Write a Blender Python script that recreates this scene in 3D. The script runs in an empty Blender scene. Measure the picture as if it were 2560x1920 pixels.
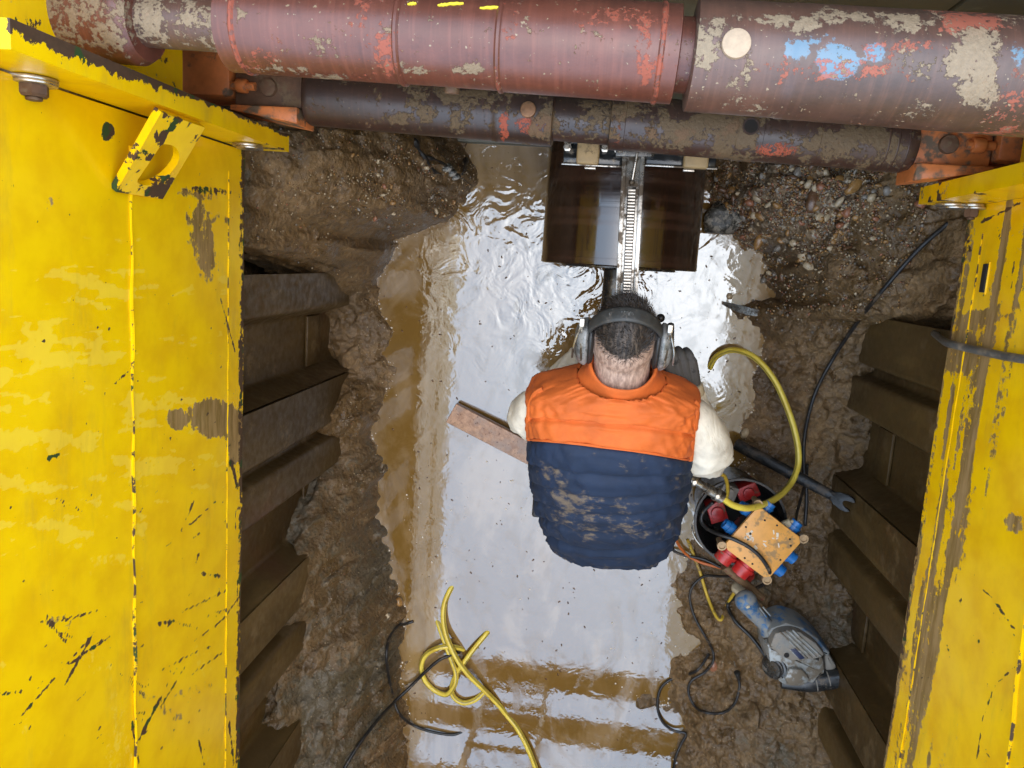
import bpy, bmesh, math, random
import numpy as np
from mathutils import Vector, Matrix, Quaternion
random.seed(7); rng = np.random.default_rng(7)
S = bpy.context.scene
COL = S.collection

# ------------------------------------------------------------------ camera
F_PX = 1920.0; IMG_W = 2560.0; H = 2.75            # focal length in photo pixels, camera height above the water (z = 0)
_n = np.array([220., -292., F_PX]); _n /= np.linalg.norm(_n)          # plumb line as seen by the camera
_v = np.array([-771., 11900., F_PX]); _v -= _n * _v.dot(_n); _v /= np.linalg.norm(_v)
_wz = -_n; _wy = -_v; _wx = np.cross(_wy, _wz)
R = np.array([_wx, _wy, _wz])                       # world = R @ cam (x right, y down, z forward)
cam_d = bpy.data.cameras.new('camera'); cam = bpy.data.objects.new('camera', cam_d); COL.objects.link(cam)
cam_d.sensor_fit = 'HORIZONTAL'; cam_d.sensor_width = 36; cam_d.lens = 36 * F_PX / IMG_W
cam_d.clip_start = 0.02; cam_d.clip_end = 500
_m = Matrix(((R[0][0], -R[0][1], -R[0][2], 0), (R[1][0], -R[1][1], -R[1][2], 0), (R[2][0], -R[2][1], -R[2][2], H), (0, 0, 0, 1)))
cam.matrix_world = _m
S.camera = cam

# ------------------------------------------------------------------ sky, sun, exposure
SUN_EL, SUN_AZ = math.radians(83), math.radians(100)  # high, from the right, veiled by cloud
w = bpy.data.worlds.new("World"); S.world = w; w.use_nodes = True
nt = w.node_tree; nt.nodes.clear()
o_ = nt.nodes.new('ShaderNodeOutputWorld'); b_ = nt.nodes.new('ShaderNodeBackground')
sk = nt.nodes.new('ShaderNodeTexSky'); sk.sky_type = 'NISHITA'; sk.sun_disc = False
sk.sun_elevation = SUN_EL; sk.sun_rotation = SUN_AZ; sk.dust_density = 2; sk.air_density = 1.0
hs = nt.nodes.new('ShaderNodeHueSaturation'); hs.inputs['Saturation'].default_value = 0.95
nt.links.new(sk.outputs[0], hs.inputs['Color']); nt.links.new(hs.outputs[0], b_.inputs[0]); nt.links.new(b_.outputs[0], o_.inputs[0])
b_.inputs[1].default_value = 0.08
sl = bpy.data.lights.new('sun', 'SUN'); sl.energy = 1.5; sl.angle = math.radians(150); sl.color = (.63, .815, 1)
so = bpy.data.objects.new('sun', sl); COL.objects.link(so)
_sd = Vector((math.sin(SUN_AZ) * math.cos(SUN_EL), math.cos(SUN_AZ) * math.cos(SUN_EL), math.sin(SUN_EL)))
so.rotation_euler = (-_sd).to_track_quat('-Z', 'Y').to_euler(); so.location = (3, 1, 8)
S.view_settings.view_transform = 'Standard'; S.view_settings.look = 'None'; S.view_settings.gamma = 1
S.view_settings.exposure = 2.14; S.view_settings.use_curve_mapping = False

# ------------------------------------------------------------------ survey helpers (photo measured on a 2212 px wide print)
K = IMG_W / 2212.0
def ray(px, py): return R @ np.array([px * K - 1280, py * K - 960, F_PX])
def P(px, py, **k):
    """world point where the sight line through a print position meets the plane x=, y= or z="""
    d = ray(px, py)
    if 'z' in k: t = (k['z'] - H) / d[2]
    elif 'x' in k: t = k['x'] / d[0]
    else: t = k['y'] / d[1]
    p = d * t; p[2] += H
    return Vector(p)
def survey(pts):
    """where world points lie on the print (used to set wear marks on a surface)"""
    q = np.asarray(pts, float) - np.array([0, 0, H])
    c = q @ R
    return (c[:, 0] / c[:, 2] * F_PX + 1280) / K, (c[:, 1] / c[:, 2] * F_PX + 960) / K

# ------------------------------------------------------------------ numpy noise
def _h(ix, iy, iz, s):
    h = (ix.astype(np.int64) * 374761393 + iy.astype(np.int64) * 668265263 + iz.astype(np.int64) * 2147483647 + s * 974634541) & 0xffffffff
    h = ((h ^ (h >> 13)) * 1274126177) & 0xffffffff
    h = (h ^ (h >> 16)) & 0xffffffff
    h = (h * 2246822519) & 0xffffffff
    return ((h ^ (h >> 15)) & 0xffff) / 65535.0
def vn(x, y, z=0.0, s=0):
    x, y, z = np.broadcast_arrays(np.asarray(x, float), np.asarray(y, float), np.asarray(z, float))
    fx, fy, fz = np.floor(x), np.floor(y), np.floor(z)
    u, v, t = x - fx, y - fy, z - fz
    u, v, t = [q * q * q * (q * (q * 6 - 15) + 10) for q in (u, v, t)]
    r = 0
    for a in (0, 1):
        for b in (0, 1):
            for c in (0, 1):
                r = r + _h(fx + a, fy + b, fz + c, s) * (u if a else 1 - u) * (v if b else 1 - v) * (t if c else 1 - t)
    return r
def fbm(x, y, z=0.0, sc=1.0, oct=4, s=0, gain=.5):
    r, a, tot = 0, 1.0, 0.0
    for i in range(oct):
        r = r + a * vn(np.asarray(x) * sc + i * 17.3, np.asarray(y) * sc - i * 9.1, np.asarray(z) * sc, s + i)
        tot += a; a *= gain; sc *= 2.03
    return r / tot
def ridge(x, y, sc, oct=3, s=0):
    r, a, tot = 0, 1., 0.
    for i in range(oct):
        r = r + a * (1 - np.abs(2 * vn(np.asarray(x) * sc + i * 7.7, np.asarray(y) * sc + i * 3.3, 0, s + i) - 1)); tot += a; a *= .5; sc *= 2.1
    return r / tot
def worley(x, y, z, sc, s=0):
    """distance to the nearest scattered point, in cells"""
    x, y, z = [np.asarray(q, float) * sc for q in np.broadcast_arrays(x, y, z)]; fx, fy, fz = np.floor(x), np.floor(y), np.floor(z); best = np.full(x.shape, 9.)
    for a in (-1, 0, 1):
        for b in (-1, 0, 1):
            for c in (-1, 0, 1):
                cx, cy, cz = fx + a, fy + b, fz + c
                best = np.minimum(best, (cx + _h(cx, cy, cz, s) - x) ** 2 + (cy + _h(cx, cy, cz, s + 1) - y) ** 2 + (cz + _h(cx, cy, cz, s + 2) - z) ** 2)
    return np.sqrt(best)
def sstep(a, b, x):
    t = np.clip((x - a) / (b - a), 0, 1); return t * t * (3 - 2 * t)

# ------------------------------------------------------------------ mesh helpers
def finish(ob, mat, parent=None, smooth=True):
    COL.objects.link(ob)
    if mat is not None: ob.data.materials.append(mat)
    if parent is not None: setpar(ob, parent)
    if smooth:
        for p in ob.data.polygons: p.use_smooth = True
    return ob
def wloc(o):
    l = Vector(o.location)
    while o.parent: o = o.parent; l += o.location
    return l
def setpar(ob, parent):
    l = wloc(ob); ob.parent = parent; ob.location = l - wloc(parent)
def obj(name, bm, mat, parent=None, smooth=True, sharp=True):
    me = bpy.data.meshes.new(name); bmesh.ops.recalc_face_normals(bm, faces=bm.faces); bm.to_mesh(me); bm.free()
    ob = finish(bpy.data.objects.new(name, me), mat, parent, smooth)
    if smooth and sharp: me.set_sharp_from_angle(angle=math.radians(38))
    return ob
def pydata(name, v, f, mat, parent=None, smooth=True):
    me = bpy.data.meshes.new(name); me.from_pydata([tuple(q) for q in v], [], [tuple(q) for q in f]); me.update()
    return finish(bpy.data.objects.new(name, me), mat, parent, smooth)
def tag(o, label=None, cat=None, group=None, kind=None):
    if label: o['label'] = label
    if cat: o['category'] = cat
    if group: o['group'] = group
    if kind: o['kind'] = kind
    return o
def thing(name, label, cat, loc=(0, 0, 0), group=None):
    o = bpy.data.objects.new(name, None); COL.objects.link(o); o.location = loc; o.empty_display_size = .05
    return tag(o, label, cat, group)
def copy_tree(o, parent=None):
    c = o.copy(); COL.objects.link(c)
    if parent is not None: c.parent = parent
    for ch in list(o.children): copy_tree(ch, c)
    return c
def box(bm, lo, hi, bev=0.0, M=None, seg=2):
    r = bmesh.ops.create_cube(bm, size=1); vs = r['verts']
    lo, hi = Vector(lo), Vector(hi)
    for v in vs: v.co = Vector(((lo[i] + hi[i]) / 2 + v.co[i] * (hi[i] - lo[i])) for i in range(3))
    if bev > 0:
        es = list({e for v in vs for e in v.link_edges})
        r2 = bmesh.ops.bevel(bm, geom=es, offset=bev, segments=seg, profile=.5, affect='EDGES')
        vs = list({v for v in r2['verts']} | {v for v in vs if v.is_valid})
    if M is not None:
        for v in vs: v.co = M @ v.co
    return bm
def frame(d, up=Vector((0, 0, 1))):
    d = Vector(d).normalized()
    if abs(d.dot(up)) > .98: up = Vector((0, 1, 0))
    a = up.cross(d).normalized(); b = d.cross(a)
    return a, b, d
def lathe(bm, p0, p1, prof, n=24, caps=True, fn=None):
    """surface of revolution from p0 to p1; prof = [(t in metres along, radius)]"""
    p0, p1 = Vector(p0), Vector(p1); a, b, d = frame(p1 - p0)
    rows = []
    for (t, r) in prof:
        rows.append([bm.verts.new(p0 + d * t + (a * math.cos(2 * math.pi * i / n) + b * math.sin(2 * math.pi * i / n)) * max(r, 1e-4)) for i in range(n)])
    for q in range(len(rows) - 1):
        for i in range(n):
            bm.faces.new((rows[q][i], rows[q][(i + 1) % n], rows[q + 1][(i + 1) % n], rows[q + 1][i]))
    if caps: bm.faces.new(rows[0][::-1]); bm.faces.new(rows[-1])
    return bm
def cyl(bm, p0, p1, r, n=20, bev=0.0):
    L = (Vector(p1) - Vector(p0)).length
    pr = [(0, r), (L, r)] if not bev else [(0, r - bev), (bev * .3, r - bev * .3), (bev, r), (L - bev, r), (L - bev * .3, r - bev * .3), (L, r - bev)]
    return lathe(bm, p0, p1, pr, n)
def spline(pts, n=8):
    pts = [Vector(p) for p in pts]; q = [pts[0] * 2 - pts[1]] + pts + [pts[-1] * 2 - pts[-2]]; out = []
    for i in range(1, len(q) - 2):
        for k in range(n):
            t = k / n
            out.append(.5 * ((2 * q[i]) + (q[i + 1] - q[i - 1]) * t + (2 * q[i - 1] - 5 * q[i] + 4 * q[i + 1] - q[i + 2]) * t * t + (3 * q[i] - q[i - 1] - 3 * q[i + 1] + q[i + 2]) * t ** 3))
    out.append(q[-2]); return out
def sweep(bm, pts, r, n=10, caps=True):
    a = None; rows = []
    for i, p in enumerate(pts):
        d = (pts[min(i + 1, len(pts) - 1)] - pts[max(i - 1, 0)])
        if d.length < 1e-9: d = Vector((0, 0, 1))
        d.normalize()
        if a is None: a = frame(d)[0]
        a = (a - d * a.dot(d)).normalized(); b = d.cross(a)
        rr = r(i / (len(pts) - 1)) if callable(r) else r
        rows.append([bm.verts.new(p + (a * math.cos(2 * math.pi * k / n) + b * math.sin(2 * math.pi * k / n)) * rr) for k in range(n)])
    for q in range(len(rows) - 1):
        for k in range(n): bm.faces.new((rows[q][k], rows[q][(k + 1) % n], rows[q + 1][(k + 1) % n], rows[q + 1][k]))
    if caps: bm.faces.new(rows[0][::-1]); bm.faces.new(rows[-1])
    return bm
def tube(name, pts, r, mat, parent=None, n=10, sub=8):
    bm = bmesh.new(); sweep(bm, spline(pts, sub), r, n); return obj(name, bm, mat, parent, sharp=False)
def prism(bm, poly, z0, z1, bev=0.0, top=None):
    """extrude an outline (list of Vector xy) from z0 to z1; top = per-point z for a sloped top"""
    lo = [bm.verts.new((p[0], p[1], z0)) for p in poly]; hi = [bm.verts.new((p[0], p[1], (top[i] if top else z1))) for i, p in enumerate(poly)]
    n = len(poly); fs = [bm.faces.new(lo[::-1]), bm.faces.new(hi)]
    for i in range(n): fs.append(bm.faces.new((lo[i], lo[(i + 1) % n], hi[(i + 1) % n], hi[i])))
    if bev: bmesh.ops.bevel(bm, geom=list(fs[1].edges) + [fs[2 + i].edges[1] for i in range(n)], offset=bev, segments=2, profile=.5, affect='EDGES')
    return bm
def ball(bm, c, r, sub=2, sc=(1, 1, 1), M=None):
    v = bmesh.ops.create_icosphere(bm, subdivisions=sub, radius=r)['verts']
    for q in v:
        q.co = Vector((q.co[0] * sc[0], q.co[1] * sc[1], q.co[2] * sc[2]))
        if M is not None: q.co = M @ q.co
        q.co += Vector(c)
    return v
def set_attr(ob, name, rgb):
    a = ob.data.color_attributes.new(name, 'FLOAT_COLOR', 'POINT')
    arr = np.ones((len(ob.data.vertices), 4), np.float32); arr[:, :3] = rgb
    a.data.foreach_set('color', arr.ravel())
def coords(ob):
    c = np.empty(len(ob.data.vertices) * 3, np.float32); ob.data.vertices.foreach_get('co', c); return c.reshape(-1, 3).astype(float)

# ------------------------------------------------------------------ materials
WARM = (1.12, 1.0, .86)     # overall warmth of the surfaces under a cool overcast sky
class NT:
    def __init__(s, name):
        s.m = bpy.data.materials.new(name); s.m.use_nodes = True; s.t = s.m.node_tree; s.t.nodes.clear()
        s.out = s.new('ShaderNodeOutputMaterial'); s.b = s.new('ShaderNodeBsdfPrincipled'); s.ln(s.b.outputs[0], s.out.inputs[0])
        s.co = s.new('ShaderNodeTexCoord').outputs['Object']
    def new(s, t): return s.t.nodes.new(t)
    def ln(s, a, b): s.t.links.new(a, b)
    def put(s, sock, v):
        if hasattr(v, 'is_linked') or hasattr(v, 'links'): s.ln(v, sock)
        elif isinstance(v, (tuple, list)) and sock.type == 'RGBA': sock.default_value = tuple(min(.93, q * t) for q, t in zip(v, WARM)) + (1,)
        else: sock.default_value = v
    def noise(s, sc, det=4, ro=.55, vec=None, dist=0.0):
        n = s.new('ShaderNodeTexNoise'); n.inputs['Scale'].default_value = sc; n.inputs['Detail'].default_value = det; n.inputs['Roughness'].default_value = ro; n.inputs['Distortion'].default_value = dist
        s.ln(vec if vec is not None else s.co, n.inputs['Vector']); return n.outputs[0]
    def voro(s, sc, vec=None, feat='F1', out=0, rnd=1.0):
        n = s.new('ShaderNodeTexVoronoi'); n.feature = feat; n.inputs['Scale'].default_value = sc; n.inputs['Randomness'].default_value = rnd
        s.ln(vec if vec is not None else s.co, n.inputs['Vector']); return n.outputs[out]
    def scale(s, v3, vec=None, rot=(0, 0, 0), loc=(0, 0, 0)):
        n = s.new('ShaderNodeMapping'); n.inputs['Scale'].default_value = v3; n.inputs['Rotation'].default_value = rot; n.inputs['Location'].default_value = loc
        s.ln(vec if vec is not None else s.co, n.inputs['Vector']); return n.outputs[0]
    def math(s, op, a, b=0.0, c=None):
        n = s.new('ShaderNodeMath'); n.operation = op; s.put(n.inputs[0], a); s.put(n.inputs[1], b)
        if c is not None: s.put(n.inputs[2], c)
        return n.outputs[0]
    def step(s, lo, hi, x):
        n = s.new('ShaderNodeMapRange'); n.interpolation_type = 'SMOOTHSTEP'; s.put(n.inputs[0], x); s.put(n.inputs[1], lo); s.put(n.inputs[2], hi); return n.outputs[0]
    def mapr(s, x, a, b, c, d):
        n = s.new('ShaderNodeMapRange'); s.put(n.inputs[0], x)
        for i, q in enumerate((a, b, c, d)): s.put(n.inputs[i + 1], q)
        return n.outputs[0]
    def mix(s, f, a, b):
        n = s.new('ShaderNodeMix'); n.data_type = 'RGBA'; s.put(n.inputs[0], f); s.put(n.inputs[6], a); s.put(n.inputs[7], b); return n.outputs[2]
    def ramp(s, x, stops):
        n = s.new('ShaderNodeValToRGB'); s.put(n.inputs[0], x); e = n.color_ramp.elements
        while len(e) < len(stops): e.new(.5)
        for q, (p, c) in zip(e, stops): q.position = p; q.color = tuple(c) + (1,)
        return n.outputs[0]
    def attr(s, name):
        n = s.new('ShaderNodeAttribute'); n.attribute_name = name; sp = s.new('ShaderNodeSeparateColor'); s.ln(n.outputs['Color'], sp.inputs[0]); return sp.outputs
    def bump(s, h, st=.5, d=.01, nrm=None):
        n = s.new('ShaderNodeBump'); n.inputs['Strength'].default_value = st; n.inputs['Distance'].default_value = d; s.put(n.inputs['Height'], h)
        if nrm is not None: s.ln(nrm, n.inputs['Normal'])
        return n.outputs[0]
    def set(s, **k):
        nm = dict(color='Base Color', rough='Roughness', metal='Metallic', spec='Specular IOR Level', normal='Normal', coat='Coat Weight', coat_rough='Coat Roughness', ior='IOR', sss='Subsurface Weight', trans='Transmission Weight', sheen='Sheen Weight', alpha='Alpha')
        for a, v in k.items(): s.put(s.b.inputs[nm[a]], v)
        return s
ALB = .72
def simple(name, c, rough=.5, metal=0., var=.25, sc=30., dirt=None, dirt_amt=.45, bump=.15, coat=0., spec=.5):
    """plain coloured stuff with grain and splashes of mud"""
    c = tuple(q * ALB * t for q, t in zip(c, (1.04, 1.02, .97))); dirt = tuple(q * ALB for q in dirt) if dirt else dirt
    n = NT(name); f = n.noise(sc, 5, .6)
    col = n.mix(n.mapr(f, .3, .7, 0, 1), tuple(q * (1 - var) for q in c), tuple(min(1, q * (1 + var)) for q in c))
    r = n.mapr(f, .3, .7, max(.03, rough - .08), min(1, rough + .12))
    if dirt is not None:
        d = n.step(1 - dirt_amt - .04, 1 - dirt_amt + .05, n.math('ADD', n.math('MULTIPLY', n.noise(sc * .35, 6, .65), .75), n.math('MULTIPLY', n.noise(sc * 2.2, 4, .6), .35)))
        col = n.mix(d, col, dirt); r = n.math('ADD', r, n.math('MULTIPLY', d, .25))
    n.set(color=col, rough=r, metal=metal, normal=n.bump(n.noise(sc * 4, 4, .6), bump, .002), coat=coat, spec=spec)
    return n.m

MUD = (.135, .095, .056); MUDL = (.30, .23, .145)
# wet clay and soil
n = NT('wet_mud'); a = n.attr('soil')           # r: blue-grey clay, g: gravelly, b: wet and low
f1 = n.noise(7, 6, .6); f2 = n.noise(42, 6, .65); f3 = n.noise(160, 4, .6)
f0 = n.noise(2.6, 5, .6)
col = n.mix(n.step(.35, .68, f1), (.112, .067, .025), (.185, .116, .048))
col = n.mix(n.math('MULTIPLY', n.step(.5, .72, f2), .55), col, (.20, .140, .078))
col = n.mix(n.math('MULTIPLY', n.step(.56, .42, f2), .45), col, (.055, .040, .026))
col = n.mix(n.step(.4, .6, n.math('ADD', a[0], n.math('MULTIPLY', n.math('SUBTRACT', f2, .5), .9))), col, n.mix(f3, (.062, .051, .033), (.118, .099, .066)))
gv = n.voro(95, None, 'F1', 1)
sp = n.new('ShaderNodeSeparateColor'); n.ln(gv, sp.inputs[0])
gcol = n.ramp(sp.outputs[0], [(0, (.05, .035, .025)), (.35, (.16, .10, .05)), (.7, (.24, .16, .09)), (.9, (.42, .33, .22)), (1, (.5, .46, .4))])
col = n.mix(n.math('MULTIPLY', n.step(.45, .62, n.math('ADD', a[1], n.math('MULTIPLY', n.math('SUBTRACT', f2, .5), .8))), .75), col, gcol)
gr = n.step(.64, .70, n.noise(310, 2, .5))
col = n.mix(n.math('MULTIPLY', gr, .5), col, (.42, .36, .27))
col = n.mix(n.math('MULTIPLY', n.step(.50, .62, f0), .5), col, (.065, .042, .018)); col = n.mix(n.math('MULTIPLY', n.step(.42, .33, f0), .35), col, (.21, .125, .05))
hgt = n.math('ADD', n.math('MULTIPLY', f2, .8), n.math('ADD', n.math('MULTIPLY', f3, .35), n.math('MULTIPLY', n.voro(70, None, 'F1', 0), .5)))
n.set(color=col, rough=n.math('ADD', n.mapr(n.noise(7, 5, .65), .38, .62, .16, .62), n.mapr(f2, .3, .7, .0, .22)), spec=.5, normal=n.bump(hgt, .8, .010)); M_MUD = n.m

# silty water
n = NT('silty_water')
pos = n.co
silt = n.noise(1.6, 5, .6, n.scale((1.6, .7, 1)), 1.2); sl2 = n.noise(9, 5, .6, None, .8)
col = n.mix(n.step(.46, .58, silt), (.160, .096, .026), (.24, .165, .078))
col = n.mix(n.math('MULTIPLY', n.step(.5, .75, sl2), .35), col, (.28, .20, .11))
col = n.mix(n.step(.70, .74, n.noise(130, 2, .5)), col, (.12, .075, .035))
dist = n.new('ShaderNodeVectorMath'); dist.operation = 'DISTANCE'; n.ln(pos, dist.inputs[0]); dist.inputs[1].default_value = (-.15, .12, 0)
near = n.step(.72, .15, dist.outputs['Value'])
d2 = n.new('ShaderNodeVectorMath'); d2.operation = 'DISTANCE'; n.ln(pos, d2.inputs[0]); d2.inputs[1].default_value = (.40, -.75, 0)
near2 = n.step(.45, .1, d2.outputs['Value'])
wv = n.math('MULTIPLY', n.noise(9, 2, .5, None, 1.8), n.math('ADD', n.math('MULTIPLY', near, 1.0), n.math('ADD', .12, n.math('MULTIPLY', near2, .30))))
wv = n.math('ADD', wv, n.math('MULTIPLY', n.noise(34, 2, .5, None, .8), n.math('ADD', n.math('MULTIPLY', near, .10), .042)))
wv = n.math('ADD', wv, n.math('MULTIPLY', n.noise(110, 2, .5), .009))
film = n.math('MULTIPLY', n.step(.485, .60, n.math('ADD', n.math('MULTIPLY', n.noise(4.5, 6, .68, n.scale((1.5, .8, 1), loc=(.7, .3, 0)), 1.6), .75), n.math('MULTIPLY', n.noise(26, 4, .6), .25))), n.math('ADD', .5, n.math('MULTIPLY', near, .5)))
fr = n.math('ADD', .018, n.math('MULTIPLY', film, .20)); col = n.mix(n.math('MULTIPLY', film, .5), col, (.25, .175, .085))
n.set(color=col, rough=fr, coat_rough=fr, ior=1.5, spec=1.0, coat=n.math('SUBTRACT', 1.0, n.math('MULTIPLY', film, .75)), normal=n.bump(wv, .55, .006)); n.b.inputs['Coat IOR'].default_value = 1.5; n.b.inputs['Specular Tint'].default_value = (.72, .88, 1, 1); n.ln(n.b.inputs['Normal'].links[0].from_socket, n.b.inputs['Coat Normal']); M_WATER = n.m

# yellow paint over steel, worn; pale streaks of water-rippled light painted in
def yellow(name, base, dull):
    n = NT(name); a = n.attr('wear_and_light'); e = n.noise(55, 6, .7); e2 = n.noise(12, 4, .6)
    ed = n.math('ADD', n.math('MULTIPLY', n.math('SUBTRACT', e, .5), 2.2), n.math('MULTIPLY', n.math('SUBTRACT', n.noise(42, 4, .65, n.scale((1, .07, 1))), .5), 1.3))
    col = n.mix(n.step(.35, .7, e2), base, dull)
    pale = n.step(.47, .53, n.math('ADD', a[2], n.math('MULTIPLY', ed, .30)))  # rippled light thrown up by the water, put into the colour
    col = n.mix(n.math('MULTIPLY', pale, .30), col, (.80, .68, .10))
    grime = n.math('MULTIPLY', n.step(.52, .75, n.noise(5, 6, .7, n.scale((1, .5, 2)))), .42)
    col = n.mix(grime, col, (.38, .25, .03))
    spk = n.step(.735, .76, n.noise(70, 3, .6)); col = n.mix(spk, col, (.10, .06, .02))
    mud = n.step(.44, .56, n.math('ADD', a[1], n.math('MULTIPLY', ed, .8)))
    col = n.mix(n.math('MULTIPLY', mud, .88), col, n.mix(n.step(.35, .65, n.noise(60, 5, .7, n.scale((1, .12, 1)))), (.10, .065, .035), (.25, .175, .105)))
    chip = n.step(.48, .53, n.math('ADD', a[0], n.math('MULTIPLY', ed, .9)))
    grn = n.step(.55, .62, n.noise(24, 3, .5))
    col = n.mix(chip, col, n.mix(grn, n.mix(e, (.030, .018, .012), (.095, .055, .032)), (.025, .055, .016)))
    rough = n.math('ADD', n.math('ADD', n.math('MULTIPLY', n.math('MAXIMUM', chip, mud), .35), .17), n.math('MULTIPLY', e2, .14))
    hh = n.math('ADD', n.math('MULTIPLY', n.math('SUBTRACT', 1.0, chip), 1.0), n.math('MULTIPLY', mud, .8))
    n.set(color=col, rough=rough, spec=.28, normal=n.bump(n.math('ADD', hh, n.math('MULTIPLY', n.noise(9, 3, .5), .5)), .35, .0025)); return n.m
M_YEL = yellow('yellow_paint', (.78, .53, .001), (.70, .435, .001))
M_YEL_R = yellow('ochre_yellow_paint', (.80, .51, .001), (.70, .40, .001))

# painted steel tube of the struts: r orange chips, g mud, b blue paint
def strut_mat(name, c0, c1, chipc, mudc):
    n = NT(name); a = n.attr('wear_and_light'); e = n.noise(48, 6, .7); ed = n.math('MULTIPLY', n.math('ADD', n.math('MULTIPLY', n.math('SUBTRACT', n.noise(105, 5, .7), .5), .75), n.math('MULTIPLY', n.math('SUBTRACT', n.noise(26, 5, .7), .5), .65)), 2.6)
    f = n.noise(9, 5, .6, n.scale((.35, 1, 1)))
    col = n.mix(n.step(.3, .7, f), c0, c1)
    col = n.mix(n.math('MULTIPLY', n.step(.55, .8, n.noise(90, 4, .6, n.scale((1, .25, .25)))), .4), col, tuple(q * .45 for q in c0))
    ln_ = n.noise(60, 3, .6, n.scale((2.6, .12, .12))); col = n.mix(n.math('MULTIPLY', n.step(.45, .7, ln_), .35), col, tuple(q * 1.55 for q in c1)); col = n.mix(n.math('MULTIPLY', n.step(.55, .35, n.noise(7, 6, .75)), .45), col, tuple(q * .5 for q in c0)); col = n.mix(n.step(.70, .73, n.noise(150, 2, .5)), col, tuple(q * .9 for q in mudc))
    bl = n.step(.44, .60, n.math('ADD', a[2], n.math('MULTIPLY', ed, .8))); col = n.mix(bl, col, (.085, .165, .25))
    ch = n.step(.50, .62, n.math('ADD', a[0], n.math('MULTIPLY', ed, 1.3))); col = n.mix(n.math('MULTIPLY', ch, .8), col, chipc)
    md = n.step(.46, .58, n.math('ADD', a[1], n.math('MULTIPLY', ed, 1.25)))
    col = n.mix(n.math('MULTIPLY', md, .92), col, n.mix(n.noise(150, 3, .6), tuple(q * .55 for q in mudc), mudc))
    r = n.math('ADD', n.math('ADD', .28, n.math('MULTIPLY', n.noise(20, 5, .7), .28)), n.math('MULTIPLY', n.math('MAXIMUM', ch, md), .32))
    n.set(color=col, rough=r, spec=.6, coat=n.math('MULTIPLY', n.math('SUBTRACT', 1., md), .12), coat_rough=.32, normal=n.bump(n.math('ADD', n.math('MULTIPLY', md, n.math('ADD', .6, n.noise(120, 3, .6))), n.math('ADD', n.math('MULTIPLY', ch, .15), n.math('MULTIPLY', e, .12))), .6, .004)); return n.m
M_UP = strut_mat('red_oxide_steel', (.080, .025, .016), (.125, .040, .026), (.27, .062, .030), (.26, .20, .13))
M_UP2 = strut_mat('chipped_grey_red_steel', (.062, .038, .032), (.10, .050, .037), (.31, .085, .05), (.30, .24, .165))
M_LOW = strut_mat('dark_brown_steel', (.028, .015, .012), (.050, .024, .017), (.36, .07, .03), (.135, .092, .046))
M_ORANGE = simple('orange_bracket_paint', (.62, .20, .06), .42, 0, .25, 22, (.14, .10, .065), .42, .2)
M_RUST = simple('rusty_steel', (.13, .07, .04), .62, .2, .35, 40, (.20, .14, .085), .4, .3)
M_PIN = simple('worn_pin_steel', (.30, .17, .10), .5, .4, .3, 60, (.2, .14, .09), .35)
M_PINP = simple('pale_pin_face', (.50, .40, .31), .55, .1, .2, 60, (.3, .22, .15), .3)
M_ZINC = simple('zinc_plated_steel', (.55, .56, .57), .28, .9, .15, 60, (.18, .13, .09), .3)
M_BLK = simple('black_rubber', (.018, .018, .02), .42, 0, .3, 60, (.12, .09, .06), .36, .15)
M_BLK2 = simple('black_plastic', (.022, .024, .027), .3, 0, .3, 40, (.14, .11, .08), .34, .1)
M_GREYHOSE = simple('grey_hose_rubber', (.10, .105, .11), .4, 0, .4, 45, (.22, .19, .15), .42)
M_ORC = simple('orange_cable', (.62, .17, .04), .45, 0, .15, 60, (.2, .14, .08), .33)
M_YELC = simple('yellow_cable', (.62, .45, .05), .45, 0, .15, 60, (.25, .18, .09), .36)
M_WOODP = simple('pale_wedge_wood', (.42, .32, .18), .6, 0, .2, 30, (.2, .15, .09), .38)
M_REDP = simple('red_plastic', (.50, .025, .025), .35, 0, .15, 50, (.22, .15, .1), .36)
M_BLUEP = simple('blue_plastic', (.012, .16, .55), .35, 0, .2, 50, (.25, .2, .15), .34)
M_WHITEP = simple('cream_plastic', (.55, .50, .38), .45, 0, .15, 60, (.25, .18, .1), .4)
M_BRASS = simple('brass_coloured_knob', (.42, .31, .19), .4, .3, .2, 60, (.2, .14, .09), .35)
M_BOXO = simple('orange_box_lid', (.78, .40, .10), .42, 0, .10, 35, (.40, .25, .11), .40, .08)
M_RESIDUE = simple('white_label_residue', (.75, .70, .62), .7, 0, .1, 60)
M_CHROME = simple('wet_machined_steel', (.46, .49, .53), .25, .85, .25, 35, (.13, .11, .09), .42, .2)
M_DKST = simple('dark_machined_steel', (.09, .095, .105), .26, .7, .3, 35, (.3, .3, .29), .36, .2)
M_GLOSSD = simple('wet_dark_plate', (.030, .035, .042), .10, .3, .3, 25, (.20, .18, .15), .36, .1)
M_TOOLG = simple('dusty_grey_housing', (.19, .20, .21), .45, .2, .25, 30, (.30, .28, .25), .5, .25)
M_TOOLL = simple('light_grey_housing', (.34, .38, .42), .40, .3, .2, 25, (.20, .17, .13), .47, .25)
M_TOOLB = simple('dusty_blue_plastic', (.03, .14, .36), .42, 0, .2, 28, (.25, .27, .28), .50, .15)
M_SPAN = simple('wet_black_iron', (.018, .02, .023), .36, .3, .4, 35, (.075, .062, .05), .46, .6)
M_MUFF = simple('scuffed_muff_shell', (.16, .185, .21), .28, .35, .4, 45, (.34, .37, .40), .46, .3)
M_BAND = simple('dark_headband_leather', (.045, .05, .055), .5, 0, .2, 60, (.13, .12, .11), .36, .2)
M_SKIN = simple('skin', (.46, .27, .20), .5, 0, .06, 60, None, 0, .1)
M_TROU = simple('dark_trousers', (.05, .048, .045), .85, 0, .2, 60, (.16, .11, .07), .42)
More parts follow.
